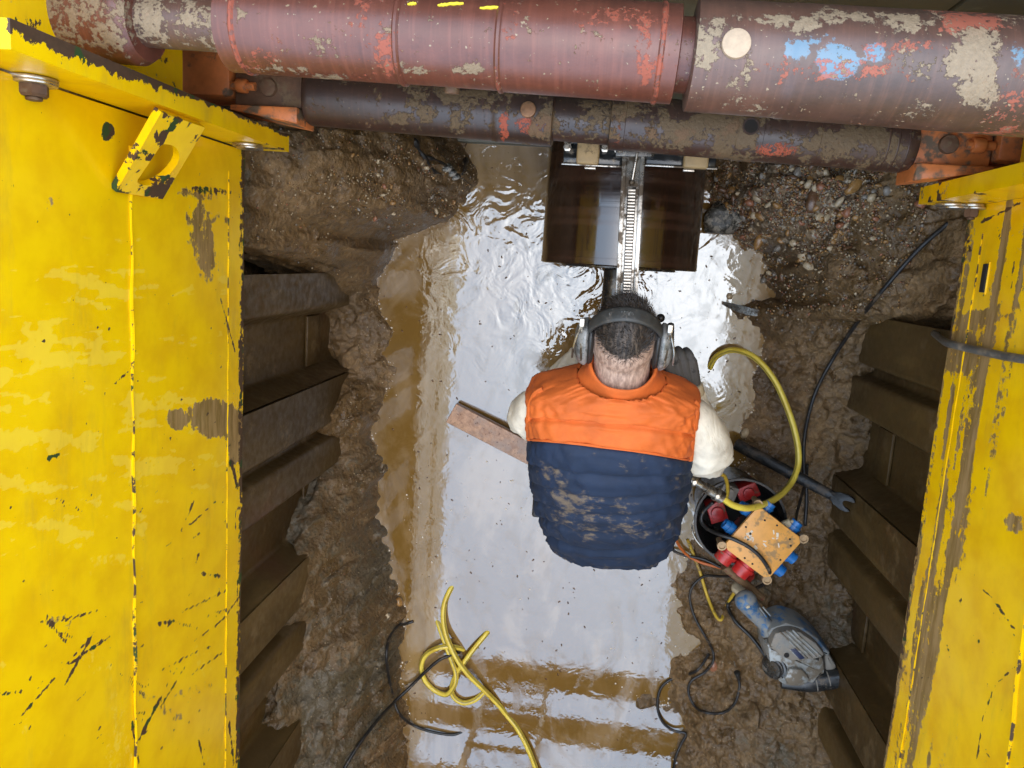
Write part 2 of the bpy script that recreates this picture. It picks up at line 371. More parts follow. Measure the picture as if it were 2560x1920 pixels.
M_BOOT = simple('muddy_boots', (.08, .06, .045), .6, 0, .2, 40, (.2, .14, .09), .5)
M_GLOVE = simple('grey_work_glove', (.075, .078, .085), .75, 0, .15, 90, (.03, .03, .03), .36, .3)
M_RADIO = simple('dull_black_metal', (.03, .03, .033), .35, .5, .2, 60, (.15, .13, .11), .33)
M_WET_STONE_G = simple('dark_grey_stone', (.05, .055, .055), .25, 0, .4, 70, (.36, .36, .34), .44, .7)
M_PEBS = [simple('pebble_' + nm, c, .22, 0, .22, 70, (.12, .085, .05), .36, .2) for nm, c in
          (('amber', (.34, .20, .075)), ('cream', (.50, .43, .32)), ('brown', (.15, .085, .05)), ('grey', (.24, .23, .22)), ('reddish', (.33, .15, .09)))]

n = NT('concrete'); f = n.noise(3, 6, .6); g = n.noise(30, 5, .6)
st = n.noise(6, 5, .6, n.scale((1, 1, .12)))
col = n.mix(n.step(.3, .7, f), (.085, .085, .062), (.135, .135, .105)); col = n.mix(n.math('MULTIPLY', n.step(.45, .7, st), .5), col, (.075, .068, .045)); col = n.mix(n.math('MULTIPLY', n.step(.6, .75, g), .4), col, (.24, .23, .2))
n.set(color=col, rough=.55, normal=n.bump(g, .3, .004)); M_CONC = n.m

n = NT('sheet_pile_steel'); f = n.noise(3.5, 6, .6, n.scale((1, 1, .35))); g = n.noise(40, 5, .6)
col = n.mix(n.step(.3, .7, f), (.050, .030, .009), (.115, .074, .026)); col = n.mix(n.math('MULTIPLY', n.step(.54, .62, n.noise(7, 7, .75)), .75), col, (.150, .105, .052)); col = n.mix(n.math('MULTIPLY', n.step(.6, .5, n.noise(4, 6, .7, n.scale((1, 1, .3)))), .35), col, (.030, .018, .007)); col = n.mix(n.math('MULTIPLY', n.step(.58, .7, n.noise(2.2, 4, .6)), .5), col, (.08, .032, .018))
n.set(color=col, rough=n.mapr(g, .3, .7, .34, .62), spec=.3, normal=n.bump(g, .25, .003)); M_PILE = n.m

n = NT('polished_core_barrel'); ring_ = n.noise(26, 3, .5, n.scale((.02, 1.6, .02)))
col = n.mix(n.step(.45, .65, ring_), (.016, .009, .006), (.030, .016, .011))
n.set(color=col, rough=n.mapr(ring_, .35, .65, .07, .20), metal=.0, spec=.75, coat=.45, coat_rough=.05, normal=n.bump(ring_, .12, .002)); M_CORE = n.m

n = NT('plank_face'); g = n.noise(40, 6, .7); g2 = n.noise(9, 4, .6)
col = n.mix(n.step(.35, .65, g), (.26, .15, .10), (.44, .29, .205)); col = n.mix(n.math('MULTIPLY', n.step(.5, .62, g2), .55), col, (.27, .24, .24)); col = n.mix(n.step(.62, .68, n.noise(110, 3, .6)), col, (.10, .05, .035))
n.set(color=col, rough=.35, normal=n.bump(g, .4, .003)); M_PLANK = n.m

n = NT('yellow_hose_rubber'); u = n.attr('stripe')
col = n.mix(n.step(.4, .7, n.noise(18, 5, .6)), (.66, .56, .085), (.56, .44, .055)); col = n.mix(n.math('MULTIPLY', n.step(.64, .72, n.noise(45, 5, .6)), .5), col, (.26, .18, .07)); col = n.mix(u[0], col, (.05, .045, .02))
n.set(color=col, rough=.35, normal=n.bump(n.noise(200, 2, .5), .1, .001)); M_YHOSE = n.m

def cloth(name, c, dirt_attr=None, wrinkle=.6):
    n = NT(name); f = n.noise(14, 5, .6); weave = n.noise(600, 2, .5)
    col = n.mix(n.step(.3, .7, f), tuple(q * .82 for q in c), tuple(q * 1.12 for q in c))
    if dirt_attr:
        a = n.attr('dirt'); e = n.noise(34, 7, .72, n.scale((1, 1.6, 1), rot=(0, 0, .5)))
        d = n.step(.40, .72, n.math('ADD', a[0], n.math('MULTIPLY', n.math('SUBTRACT', n.math('ADD', n.math('MULTIPLY', e, .5), n.math('MULTIPLY', n.noise(9, 5, .6), .5)), .5), 3.4)))
        col = n.mix(n.math('MULTIPLY', d, .5), col, n.mix(n.noise(80, 3, .6), (.15, .11, .065), (.30, .245, .155)))
    h = n.math('ADD', n.math('MULTIPLY', n.noise(11, 4, .55, n.scale((1, 1, 1)), .8), wrinkle), n.math('MULTIPLY', weave, .02))
    n.set(color=col, rough=.72, spec=.35, sheen=.02, normal=n.bump(h, .5, .012)); return n.m
M_VORANGE = cloth('orange_quilted_fabric', (.52, .118, .020), True, .5)
M_VNAVY = cloth('navy_quilted_fabric', (.009, .021, .056), True, .5)
M_SHIRT = cloth('white_shirt_cotton', (.66, .66, .61), None, 1.6)

n = NT('short_hair_scalp'); a = n.attr('hair')
st = n.noise(160, 4, .6, n.scale((1, .22, .4))); sw = n.noise(45, 4, .6, None, 1.5)
dk = n.step(.35, .65, n.math('ADD', a[0], n.math('MULTIPLY', n.math('SUBTRACT', sw, .5), .9)))
col = n.mix(dk, n.mix(n.step(.35, .65, st), (.24, .175, .15), (.45, .345, .30)), n.mix(n.step(.4, .7, st), (.016, .012, .010), (.085, .068, .056)))
n.set(color=n.mix(a[1], col, (.46, .27, .20)), rough=.62, normal=n.bump(st, .4, .003)); M_HEAD = n.m
M_HAIR = simple('dark_brown_hair', (.022, .017, .014), .5, 0, .5, 200)
n = NT('foam_glint'); n.set(color=(.62, .60, .55), rough=.12, spec=.8); M_FOAM_GLINT = n.m  # off-white for foam and for the painted waterline glints
M_GROUND = simple('trampled_ground', (.16, .12, .08), .8, 0, .4, 4, (.09, .065, .04), .5, .6)

M_VOID = simple('dark_recess', (.012, .009, .007), .8, 0, .2, 40)
# ------------------------------------------------------------------ trench: terrain
Y_WALL = .42; X_L, X_R = -.87, .87
XLY = np.array([(-3.1, -.60), (-2.03, -.60), (-1.71, -.64), (-1.45, -.635), (-1.36, -.645), (-1.22, -.722), (-.96, -.759), (-.70, -.779), (-.43, -.744), (-.30, -.715), (-.16, -.80), (-.07, -.776), (.047, -.729), (.10, -.613), (.143, -.50), (.26, -.45), (.37, -.50), (.45, -.5)])
XRY = np.array([(-3.1, .44), (-1.88, .444), (-1.70, .462), (-1.58, .364), (-1.48, .45), (-1.38, .456), (-1.25, .40), (-1.11, .421), (-.84, .444), (-.59, .548), (-.49, .569), (-.32, .598), (-.22, .572), (-.115, .513), (-.06, .593), (.06, .54), (.14, .453), (.22, .36), (.3, .32), (.45, .3)])
HL = np.array([(-3.1, .5), (-2., .5), (-1.5, .48), (-1.15, .45), (-.95, .36), (-.80, .20), (-.71, .10), (-.56, .27), (-.42, .05), (-.27, .05), (-.15, .13), (-.06, .40), (0., .74), (.1, .80), (.45, .85)])
HR = np.array([(-3.1, .2), (-1.9, .2), (-1.4, .22), (-1.2, .2), (-1.05, .10), (-.74, .03), (-.56, .05), (-.26, .09), (-.13, .20), (-.08, .42), (0, .50), (.2, .52), (.45, .5)])
def it(T, y): return np.interp(y, T[:, 0], T[:, 1])
def ground_h(x, y, fine=True):
    x = np.asarray(x, float); y = np.asarray(y, float)
    wob = (fbm(x, y, 0, 9, 3, 5) - .5) * .11 + (fbm(x, y, 0, 34, 3, 9) - .5) * .05
    xl = it(XLY, y) + wob; xr = it(XRY, y) + wob * 1.1
    hl = np.maximum(it(HL, y), .03); hr = np.maximum(it(HR, y), .03)
    tl = (xl - x) / np.maximum(xl - X_L, .05); tr = (x - xr) / np.maximum(X_R - xr, .05)
    up = lambda t, h: h * (.70 * t + .30 * np.sin(np.clip(t, 0, 1) * math.pi) * (1 - t * .4) + .30 * np.clip(t, 0, 2) ** 2)
    hL = np.where(tl > 0, up(np.clip(tl, 0, 1.15), hl), -np.minimum(-tl * .22, .12)); hR = np.where(tr > 0, up(np.clip(tr, 0, 1.15), hr), -np.minimum(-tr * .22, .12))
    h = np.maximum(hL, hR)
    for (gx, gy, gr_, gh) in ((-.55, -.123, .035, .10), (-.46, -1.71, .075, .11), (-.36, -1.62, .05, .07), (.216, -1.90, .07, .11), (-.50, -1.50, .05, .09), (.42, -1.47, .05, .06), (.30, -1.63, .05, .08)):
        h = h + gh * np.exp(-((x - gx) ** 2 + (y - gy) ** 2) / gr_ ** 2)
    if fine:
        amp = sstep(-.10, .05, h)
        hz_ = np.clip(h, -.2, 1)
        lump = (fbm(x, y, hz_, 8, 3, 21) - .5) * .09 + (ridge(x, y, 17, 3, 31) - .55) * .035 + (fbm(x, y, hz_, 48, 3, 41) - .5) * .020 + (fbm(x, y, hz_, 120, 2, 51) - .5) * .007
        wx1, wy1 = x + (fbm(x, y, hz_, 20, 2, 81) - .5) * .06, y + (fbm(x, y, hz_, 20, 2, 83) - .5) * .06
        clod = sstep(.42, .62, fbm(x, y, 0, 5, 2, 87))
        lump = lump + (.5 - worley(wx1, wy1, hz_, 13, 3)) * .055 * (.35 + .65 * clod) + (.5 - worley(wx1, wy1, hz_, 34, 7)) * .020
        edge = sstep(.0, .06, h) * .65 + .35
        h = h + lump * amp * edge
        # dark cracks where slabs of soil part
        cr = np.abs(fbm(x, y, 0, 3.1, 3, 77) - .5)
        h = h - .035 * np.exp(-(cr / .006) ** 2) * sstep(.08, .2, h)
    return h
def ground_at(x, y): return float(ground_h(np.array([x]), np.array([y]))[0])
def on_mud(px, py, lift=.0):
    """world point on the mud (or water) below a print position"""
    d = ray(px, py); d = d / -d[2]
    zs = np.linspace(1.0, -.02, 140); pts = np.array([0, 0, H]) + d[None, :] * (H - zs)[:, None]
    g = np.maximum(ground_h(pts[:, 0], pts[:, 1]), 0.0)
    i = int(np.argmax(zs <= g)) if (zs <= g).any() else len(zs) - 1
    return Vector(pts[i]) + Vector((0, 0, lift + (.009 if lift >= .008 else 0)))
gx = np.arange(-1.03, 1.005, .0062); gy = np.concatenate([np.arange(-3.1, -2.1, .02), np.arange(-2.1, .44, .0062)])
GX, GY = np.meshgrid(gx, gy)
GZ = ground_h(GX.ravel(), GY.ravel()).reshape(GX.shape)
def grid_faces(nr, nc):
    i = np.arange(nr * nc).reshape(nr, nc)
    return np.stack([i[:-1, :-1], i[:-1, 1:], i[1:, 1:], i[1:, :-1]], -1).reshape(-1, 4)
def grid_obj(name, V, F, mat, parent=None):
    me = bpy.data.meshes.new(name); me.vertices.add(len(V)); me.vertices.foreach_set('co', np.asarray(V, np.float32).ravel())
    me.loops.add(F.size); me.loops.foreach_set('vertex_index', F.ravel().astype(np.int32)); me.polygons.add(len(F)); me.polygons.foreach_set('loop_start', np.arange(0, F.size, 4, dtype=np.int32))
    me.update(calc_edges=True); me.validate(); return finish(bpy.data.objects.new(name, me), mat, parent)
# overhanging roughness: push sideways as well
ox = (fbm(GX, GY, 0, 30, 3, 61) - .5) * .03 * sstep(0, .1, GZ); oy = (fbm(GX, GY, 0, 30, 3, 71) - .5) * .03 * sstep(0, .1, GZ)
mud = tag(grid_obj('mud_bank', np.stack([GX + ox, GY + oy, GZ], -1).reshape(-1, 3), grid_faces(*GX.shape), M_MUD), kind='structure')
clay = np.maximum(sstep(-.55, -.75, GY) * sstep(-.55, -.68, GX) * (.30 + .55 * fbm(GX, GY, 0, 6, 3, 13)), sstep(.45, .6, GX) * sstep(-.45, -.7, GY) * (.15 + .5 * fbm(GX, GY, 0, 5, 3, 14)))
clay = np.maximum(clay, sstep(-.86, -.9, GX) * sstep(-.05, .02, GY) * .6)
grav = np.clip(np.exp(-(((GX - .55) / .20) ** 2 + ((GY - .24) / .18) ** 2)) * 1.0 + np.exp(-(((GX + .55) / .16) ** 2 + ((GY - .22) / .12) ** 2)) * .5, 0, 1)
set_attr(mud, 'soil', np.stack([clay, grav, sstep(.05, 0, GZ)], -1).reshape(-1, 3))
# water
wv = [(-1.0, -3.1, 0), (1.0, -3.1, 0), (1.0, Y_WALL + .02, 0), (-1.0, Y_WALL + .02, 0)]
tag(pydata('water', wv, [(0, 1, 2, 3)], M_WATER), kind='structure')
# raw soil sides behind the sheets, and the near end of the cut
def soil_side(name, x0, sgn, ya, yb, za, zb):
    ys = np.arange(ya, yb, .02); zs = np.arange(za, zb, .02); Y, Z = np.meshgrid(ys, zs)
    X = x0 + sgn * ((fbm(Y, Z, 0, 7, 4, 3) - .5) * .09 + (ridge(Y, Z, 14, 2, 8) - .5) * .03)
    o = tag(grid_obj(name, np.stack([X, Y, Z], -1).reshape(-1, 3), grid_faces(*Y.shape), M_MUD), kind='structure'); set_attr(o, 'soil', np.stack([.35 + 0 * Y, .1 + 0 * Y, 0 * Y], -1).reshape(-1, 3))
soil_side('soil_face', -1.06, 1, -3.1, .46, -.2, 1.5); soil_side('soil_face', 1.03, -1, -3.1, .46, -.2, 1.5)
ev = [(-1.1, -3.08, -.2), (1.1, -3.08, -.2), (1.1, -3.08, 1.5), (-1.1, -3.08, 1.5)]
tag(pydata('soil_face', ev, [(0, 1, 2, 3)], M_GROUND), kind='structure')
# ground level outside the cut
GL = 1.45
def gq(a, b, c, d): return [(a, c, GL), (b, c, GL), (b, d, GL), (a, d, GL)]
V, Fq = [], []
for q in (gq(-60, -1.04, -60, 60), gq(1.01, 60, -60, 60), gq(-1.04, 1.01, -60, -3.07), gq(-1.04, 1.01, .64, 60)):
    Fq.append(tuple(range(len(V), len(V) + 4))); V += q
tag(pydata('ground', V, Fq, M_GROUND, None, False), kind='structure')
# far concrete wall
wl = thing('concrete_wall', 'dark olive-grey concrete wall across the far end of the trench behind the struts', 'wall', (0, Y_WALL, 0))
bm = bmesh.new(); box(bm, (-1.03, Y_WALL, -.2), (-.12, Y_WALL + .2, 1.75), .006); obj('wall_panel', bm, M_CONC, wl)
bm = bmesh.new(); box(bm, (-.116, Y_WALL + .002, -.2), (.50, Y_WALL + .2, 1.75), .006); obj('wall_panel', bm, M_CONC, wl)
bm = bmesh.new(); box(bm, (.504, Y_WALL, -.2), (1.0, Y_WALL + .2, 1.75), .006); obj('wall_panel', bm, M_CONC, wl)
bm = bmesh.new(); box(bm, (-1.03, Y_WALL - .022, -.2), (-.09, Y_WALL - .002, .03), .006); obj('footing', bm, M_CONC, wl)

# ------------------------------------------------------------------ trench sheets
def sheet(x, sgn, y0, label, side, z1=1.42, cut=0):
    """one trapezoid-profile trench sheet, 0.56 m wide, rooted at its far lower corner"""
    t = thing('trench_sheet', label, 'trench sheet', (x, y0, 0), 'corrugated trench sheets along the %s side' % side)
    d, th = .085, .008
    pr = [(0, 0), (-.155, 0), (-.165, d * .55), (-.192, d * .55), (-.205, 0), (-.315, 0), (-.350, d), (-.520, d), (-.555, 0.0)][cut:]
    rp = [pr[0]]
    for i in range(1, len(pr) - 1):
        c_, l_, r_ = Vector(pr[i]), Vector(pr[i - 1]), Vector(pr[i + 1]); rr_ = min(.013, (c_ - l_).length * .4, (c_ - r_).length * .4); u0, u1 = c_ + (l_ - c_).normalized() * rr_, c_ + (r_ - c_).normalized() * rr_
        for t_ in (0, .33, .67, 1): q_ = (u0 * (1 - t_) ** 2 + c_ * 2 * t_ * (1 - t_) + u1 * t_ * t_); rp.append((q_.x, q_.y))
    pr = rp + [pr[-1]]
    bm = bmesh.new(); a = []; zz = [-.25, .2, .6, 1.0, z1]
    for z in zz:
        a.append([bm.verts.new((x - sgn * q + .0 * z, y0 + p, z)) for p, q in pr] + [bm.verts.new((x - sgn * (q + th), y0 + p, z)) for p, q in reversed(pr)])
    m = len(a[0])
    for i in range(len(zz) - 1):
        for k in range(m): bm.faces.new((a[i][k], a[i][(k + 1) % m], a[i + 1][(k + 1) % m], a[i + 1][k]))
    bm.faces.new(a[0]); bm.faces.new(a[-1][::-1]); obj('profile', bm, M_PILE, t)
    bm = bmesh.new(); box(bm, (min(x - sgn * (d - .012), x - sgn * (d - .002)), y0 - .52, .18), (max(x - sgn * (d - .012), x - sgn * (d - .002)), y0 - .352, .30), .003); obj('stiffener', bm, M_PILE, t)
    return t
LLAB = ['rusty trench sheet under the yellow panel left, the one beside the big mud heap', 'brown trench sheet left of the plank, second from the far wall', 'mud-splashed trench sheet at left, third from the far wall, above grey clay',
        'trench sheet at left beside the black cables, fourth from the far wall', 'trench sheet at left nearest the bottom edge of the photo', 'trench sheet at left beyond the bottom edge of the photo']
for i in range(6): sheet(X_L, 1, .13 - .562 * i, LLAB[i], 'left', 1.42, 4 if i == 0 else 0)
RLAB = ['rusty trench sheet at right behind the big spanner, nearest the far wall', 'brown trench sheet at right beside the bucket', 'trench sheet at right that the power tool leans against', 'trench sheet at right nearest the bottom edge of the photo', 'trench sheet at right beyond the bottom edge of the photo']
for i in range(5): sheet(X_R, -1, -.10 - .562 * i, RLAB[i], 'right', 1.40)

# ------------------------------------------------------------------ yellow trench-box panels
def seg_d(px, py, x0, y0, x1, y1):
    dx, dy = x1 - x0, y1 - y0; t = np.clip(((px - x0) * dx + (py - y0) * dy) / (dx * dx + dy * dy), 0, 1)
    return np.hypot(px - x0 - t * dx, py - y0 - t * dy), t
def panel(sgn, x, ytop, z0, z1, mat, label):
    t = thing('shoring_panel', label, 'shoring panel', (x, ytop, z0), 'yellow trench box panels')
    ys = np.concatenate([np.arange(-2.9, -1.5, .03), np.arange(-1.5, ytop + .001, .0052)]); zs = np.arange(z0, z1 + .001, .0052)
    Y, Z = np.meshgrid(ys, zs)
    X = x + sgn * ((fbm(Y, Z, 0, 2.2, 2, 2) - .5) * .006 + (fbm(Y, Z, 0, 9, 2, 4) - .5) * .0016)
    V = np.stack([X, Y, Z], -1).reshape(-1, 3); px, py = survey(V)
    r = np.zeros(len(V)); g = np.zeros(len(V)); b = np.zeros(len(V)); yy, zz = V[:, 1], V[:, 2]
    lr = random.Random(3 if sgn > 0 else 5)
    def scr(x0, y0, x1, y1, wd, amt=.75):
        nonlocal r
        d, tt = seg_d(px, py, x0, y0, x1, y1); r = np.maximum(r, amt * np.clip(1.25 - d / (wd * (.55 + .75 * vn(tt * 9, x0, 0, 3))), 0, 1))
    def blob(arr, cx, cy, rx, ry, ang=0, amt=.9):
        c, s_ = math.cos(ang), math.sin(ang); u = ((px - cx) * c + (py - cy) * s_) / rx; v = (-(px - cx) * s_ + (py - cy) * c) / ry
        return np.maximum(arr, amt * sstep(1.25, .55, np.hypot(u, v)))
    edge = zz - z0
    if sgn > 0:
        # bare and rusted lower edge
        r = np.maximum(r, sstep(.042, .004, edge) * (.42 + .62 * fbm(yy * .35, zz * 3, 0, 26, 3, 6)) * .92)
        r = np.maximum(r, sstep(.075, .01, edge) * .75 * sstep(.56, .7, fbm(yy * .25, zz * 2, 0, 30, 3, 16)))
        r = blob(r, 233, 285, 17, 22); r = blob(r, 455, 412, 60, 10, .1, .55)
        for q in ((105, 988, 130, 982, 6), (122, 1075, 178, 1106, 3.2), (440, 1240, 470, 1244, 6), (345, 1348, 380, 1342, 8), (375, 1343, 425, 1357, 3), (30, 1565, 205, 1365, 2.6), (140, 1480, 205, 1362, 4), (150, 1435, 235, 1375, 5),
                  (392, 1322, 492, 1275, 3), (420, 1385, 480, 1340, 2.2), (480, 1340, 534, 1266, 2.2), (345, 1450, 430, 1405, 2.2), (345, 1530, 400, 1440, 2.2), (410, 1460, 480, 1410, 2.4), (300, 1600, 350, 1500, 5), (0, 1500, 45, 1495, 6), (220, 1420, 330, 1500, 2.2), (240, 1440, 310, 1500, 2.0), (75, 1335, 175, 1385, 3),
                  (100, 1330, 140, 1385, 6), (135, 1340, 210, 1320, 5), (360, 1180, 470, 1080, 2.0), (390, 1150, 420, 1080, 1.8), (475, 640, 508, 760, 2.5), (10, 1075, 25, 1100, 5), (245, 832, 290, 790, 3), (500, 1000, 515, 1060, 6), (430, 1600, 440, 1650, 4), (495, 1560, 505, 1650, 4), (285, 1560, 300, 1650, 4)): scr(*q)
        for _ in range(130):
            a0 = lr.uniform(0, 500); b0 = lr.uniform(430, 1659); L = lr.uniform(2, 26) if b0 > 1050 else lr.uniform(1, 7); an = lr.gauss(-.7, .35); scr(a0, b0, a0 + L * math.cos(an), b0 + L * math.sin(an), lr.uniform(1.6, 3.2), lr.uniform(.5, .75))
        g = blob(g, 438, 520, 34, 95, -.18, .62); g = blob(g, 435, 420, 70, 16, .1, .45); g = blob(g, 470, 905, 70, 46, .18, .95); g = blob(g, 385, 905, 30, 26, 0, .85); g = blob(g, 508, 950, 22, 60, 0, .8); g = blob(g, 350, 1525, 80, 14, .6, .42); g = blob(g, 420, 1490, 60, 12, -.35, .42); g = blob(g, 130, 1345, 55, 22, .1, .40); g = blob(g, 105, 440, 14, 20, 0, .42); g = blob(g, 455, 470, 60, 20, 0, .4)
        b = .62 * sstep(.50, .60, (.6 * fbm(px * .25 + py * .06, py, 0, .022, 4, 12) + .4 * fbm(px * .45 + py * .1, py, 0, .06, 4, 52))) * sstep(420, 560, py) * sstep(1350, 1150, py) * sstep(520, 480, px) + .45 * sstep(.58, .66, fbm(px, py * .7, 0, .016, 3, 19)) * sstep(1200, 1400, py)  # pale streaks: light rippling off the water, mixed into the paint
    else:
        r = np.maximum(r, sstep(.03, .004, edge) * (.2 + .8 * fbm(yy * .5, zz * 3, 0, 26, 3, 6)) * .8)
        st = fbm(edge * 7.5, yy * .55, 0, 3.2, 3, 33)
        g = np.maximum(g, .62 * sstep(.47, .62, st) * sstep(.36, .20, edge) + .42 * sstep(.5, .7, fbm(zz * 2, yy, 0, 4, 4, 23)) * sstep(.4, .1, edge))
        g = blob(g, 2070, 760, 60, 60, .3, .8); g = blob(g, 2110, 690, 70, 25, -.2, .8); g = blob(g, 2060, 1190, 20, 50, .1, .85); g = blob(g, 2000, 1420, 30, 200, .17, .75); g = blob(g, 2085, 1090, 10, 140, .12, .7); g = blob(g, 2130, 740, 24, 130, .3, .6); g = blob(g, 2190, 1130, 30, 25, .3, .6)
        for q in ((2140, 550, 2125, 640, 2.5), (2155, 490, 2160, 520, 2), (2190, 560, 2185, 620, 2), (2085, 460, 2110, 440, 6), (2120, 480, 2200, 440, 4), (2085, 500, 2095, 540, 5), (2150, 1480, 2212, 1420, 2), (2120, 1560, 2150, 1480, 2.5), (2110, 1640, 2120, 1580, 4), (2150, 1300, 2190, 1360, 3), (2120, 1270, 2160, 1310, 2.5)): scr(*q)
        for _ in range(40):
            a0 = lr.uniform(1950, 2212); b0 = lr.uniform(450, 1650); L = lr.uniform(2, 16); an = lr.gauss(1.5, .5); scr(a0, b0, a0 + L * math.cos(an), b0 + L * math.sin(an), lr.uniform(1.5, 3), lr.uniform(.5, .72))
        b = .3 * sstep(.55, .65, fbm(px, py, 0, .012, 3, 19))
    F = grid_faces(*Y.shape)
    pl = grid_obj('plate', V, F if sgn < 0 else F[:, ::-1], mat, t); set_attr(pl, 'wear_and_light', np.stack([r, g, b], -1))
    def solid(name, lo, hi, bev, wear_and_light=(0, 0, 0)):
        bm = bmesh.new(); lo, hi = list(lo), list(hi); xx = sorted((lo[0], hi[0])); lo[0], hi[0] = xx; box(bm, lo, hi, bev); o = obj(name, bm, mat, t)
        c = coords(o); set_attr(o, 'wear_and_light', np.tile(np.array(wear_and_light, float), (len(c), 1))); return o
    solid('core', (x - sgn * .008, -2.9, z0 + .002), (x - sgn * .10, ytop, z1), .003)
    # weld beads
    for (za, zb) in (((1.415, 1.427), ) if sgn > 0 else ((1.335, 1.46), )):
        bm = bmesh.new(); pts = [Vector((x + sgn * .0015, q, za + (zb - za) * (ytop - q) / 1.3 + .002 * math.sin(q * 40))) for q in np.arange(-2.9, ytop - .05, .02)]; sweep(bm, pts, lambda q: .0031 + .0010 * math.sin(q * 900), 6); o = obj('weld_bead', bm, mat, t)
        c = coords(o); set_attr(o, 'wear_and_light', np.stack([.30 * sstep(.45, .6, fbm(c[:, 1], 0, 0, 60, 3, 3)) * sstep(-.1, -.5, c[:, 1]) + .30, 0 * c[:, 0], 0 * c[:, 0]], -1))
    bm = bmesh.new(); pts = [Vector((x + sgn * .001, q, z0 + .08 + .001 * math.sin(q * 55))) for q in np.arange(-2.9, ytop - .05, .02)]; sweep(bm, pts, lambda q: .0016 + .0006 * math.sin(q * 1300), 6); o = obj('weld_bead', bm, mat, t)
    c = coords(o); set_attr(o, 'wear_and_light', np.stack([.22 + .25 * sstep(.45, .6, fbm(c[:, 1], 0, 0, 70, 3, 3)), 0 * c[:, 0], 0 * c[:, 0]], -1))
    return t, solid
Z_B = .965
tl, solid = panel(1, -.85, .2195, Z_B, 1.82, M_YEL, 'bright yellow steel trench panel with lifting lug, filling the left side of the photo')
def dense_box(name, lo, hi, mat, par, wearfn, step=.012, bev=.004):
    bm = bmesh.new(); box(bm, lo, hi, 0)
    for ax in range(3):
        L = hi[ax] - lo[ax]
        for k in range(1, int(L / step)):
            p = [0, 0, 0]; p[ax] = lo[ax] + L * k / int(L / step); nn = [0, 0, 0]; nn[ax] = 1
            bmesh.ops.bisect_plane(bm, geom=bm.verts[:] + bm.edges[:] + bm.faces[:], plane_co=p, plane_no=nn)
    o = obj(name, bm, mat, par); c = coords(o); set_attr(o, 'wear_and_light', wearfn(c)); return o
def lipwear(c):
    far = sstep(.243, .257, c[:, 1]) * (c[:, 0] > -.752)
    rr = far * (.35 + .75 * fbm(c[:, 1] * .6, c[:, 2] * 1.0, 0, 16, 3, 5)) * 1.05 + sstep(1.22, 1.7, c[:, 2]) * (c[:, 0] > -.756) * sstep(.228, .245, c[:, 1]) * .65
    return np.stack([np.clip(rr + .55 * sstep(.58, .68, fbm(c[:, 1] * .5, c[:, 2], 0, 30, 2, 15)) * (c[:, 1] < .225) * sstep(1.2, 1.0, c[:, 2]), 0, 1), 0 * far, .0 * far], -1)
dense_box('end_lip', (-.85, .220, .952), (-.748, .257, 1.82), M_YEL, tl, lipwear, .0085)
dense_box('end_post', (-.96, .258, 1.235), (-.852, .405, 1.82), M_YEL, tl, lambda c: np.stack([.35 * sstep(.45, .6, fbm(c[:, 1], c[:, 2], 0, 20, 3, 5)), .2 + 0 * c[:, 0], 0 * c[:, 0]], -1), .03)
# lifting lug: a plate across the corner between lip and panel, with a D-shaped eye
lug_z0, lug_z1 = 1.345, 1.49
A_ = Vector((-.752, .212, 0)); B_ = Vector((-.848, .079, 0)); dl = (B_ - A_); Ll = dl.length; dl.normalize(); nl = Vector((-dl.y, dl.x, 0)) * -1
bm = bmesh.new(); th = .014
def lug_ring(s): return [A_ + dl * u + Vector((0, 0, zq)) + nl * s for (u, zq) in LO], [A_ + dl * u + Vector((0, 0, zq)) + nl * s for (u, zq) in LI]
LO = []; LI = []
for k in range(32):
    an = 2 * math.pi * k / 32; cu, su = math.cos(an), math.sin(an); m_ = max(abs(cu), abs(su))
    LO.append((Ll / 2 + cu / m_ * Ll / 2, (lug_z0 + lug_z1) / 2 + su / m_ * (lug_z1 - lug_z0) / 2 - .02 * (Ll / 2 + cu / m_ * Ll / 2) / Ll))
    LI.append((Ll * .56 + cu * .050 * (1 if cu > 0 else .8), (lug_z0 + lug_z1) / 2 - .008 + (su if su < .45 else .45) * .056))
R0 = lug_ring(-th / 2); R1 = lug_ring(th / 2); vv = [[bm.verts.new(p) for p in q] for q in (R0[0], R0[1], R1[0], R1[1])]
for k in range(32):
    j = (k + 1) % 32
    bm.faces.new((vv[0][k], vv[0][j], vv[1][j], vv[1][k])); bm.faces.new((vv[2][k], vv[2][j], vv[3][j], vv[3][k])); bm.faces.new((vv[0][k], vv[0][j], vv[2][j], vv[2][k])); bm.faces.new((vv[1][k], vv[1][j], vv[3][j], vv[3][k]))
bmesh.ops.subdivide_edges(bm, edges=bm.edges[:], cuts=2, use_grid_fill=True)
lug = obj('lifting_lug', bm, M_YEL, tl); c = coords(lug); set_attr(lug, 'wear_and_light', np.stack([.68 * sstep(.48, .58, fbm(c[:, 1], c[:, 2], c[:, 0], 22, 3, 5)) + .25 * (c[:, 1] < .10), 0 * c[:, 0], 0 * c[:, 0]], -1))
def hexbolt(par, p, r, nutmat, washer=True, nut=True):
    p = Vector(p)
    if washer:
        bm = bmesh.new(); cyl(bm, p, p + Vector((0, -.006, 0)), r * 1.55, 24, .0015); cyl(bm, p + Vector((r * .3, -.006, r * .2)), p + Vector((r * .3, -.011, r * .2)), r * 1.4, 24, .0015); o = obj('washer', bm, M_ZINC, par)
    if not nut: return
    bm = bmesh.new(); lathe(bm, p + Vector((0, -.011, 0)), p + Vector((0, -.027, 0)), [(0, r), (.012, r), (.016, r * .8)], 6); cyl(bm, p + Vector((0, -.027, 0)), p + Vector((0, -.032, 0)), r * .55, 14, .002); obj('nut', bm, nutmat, par)
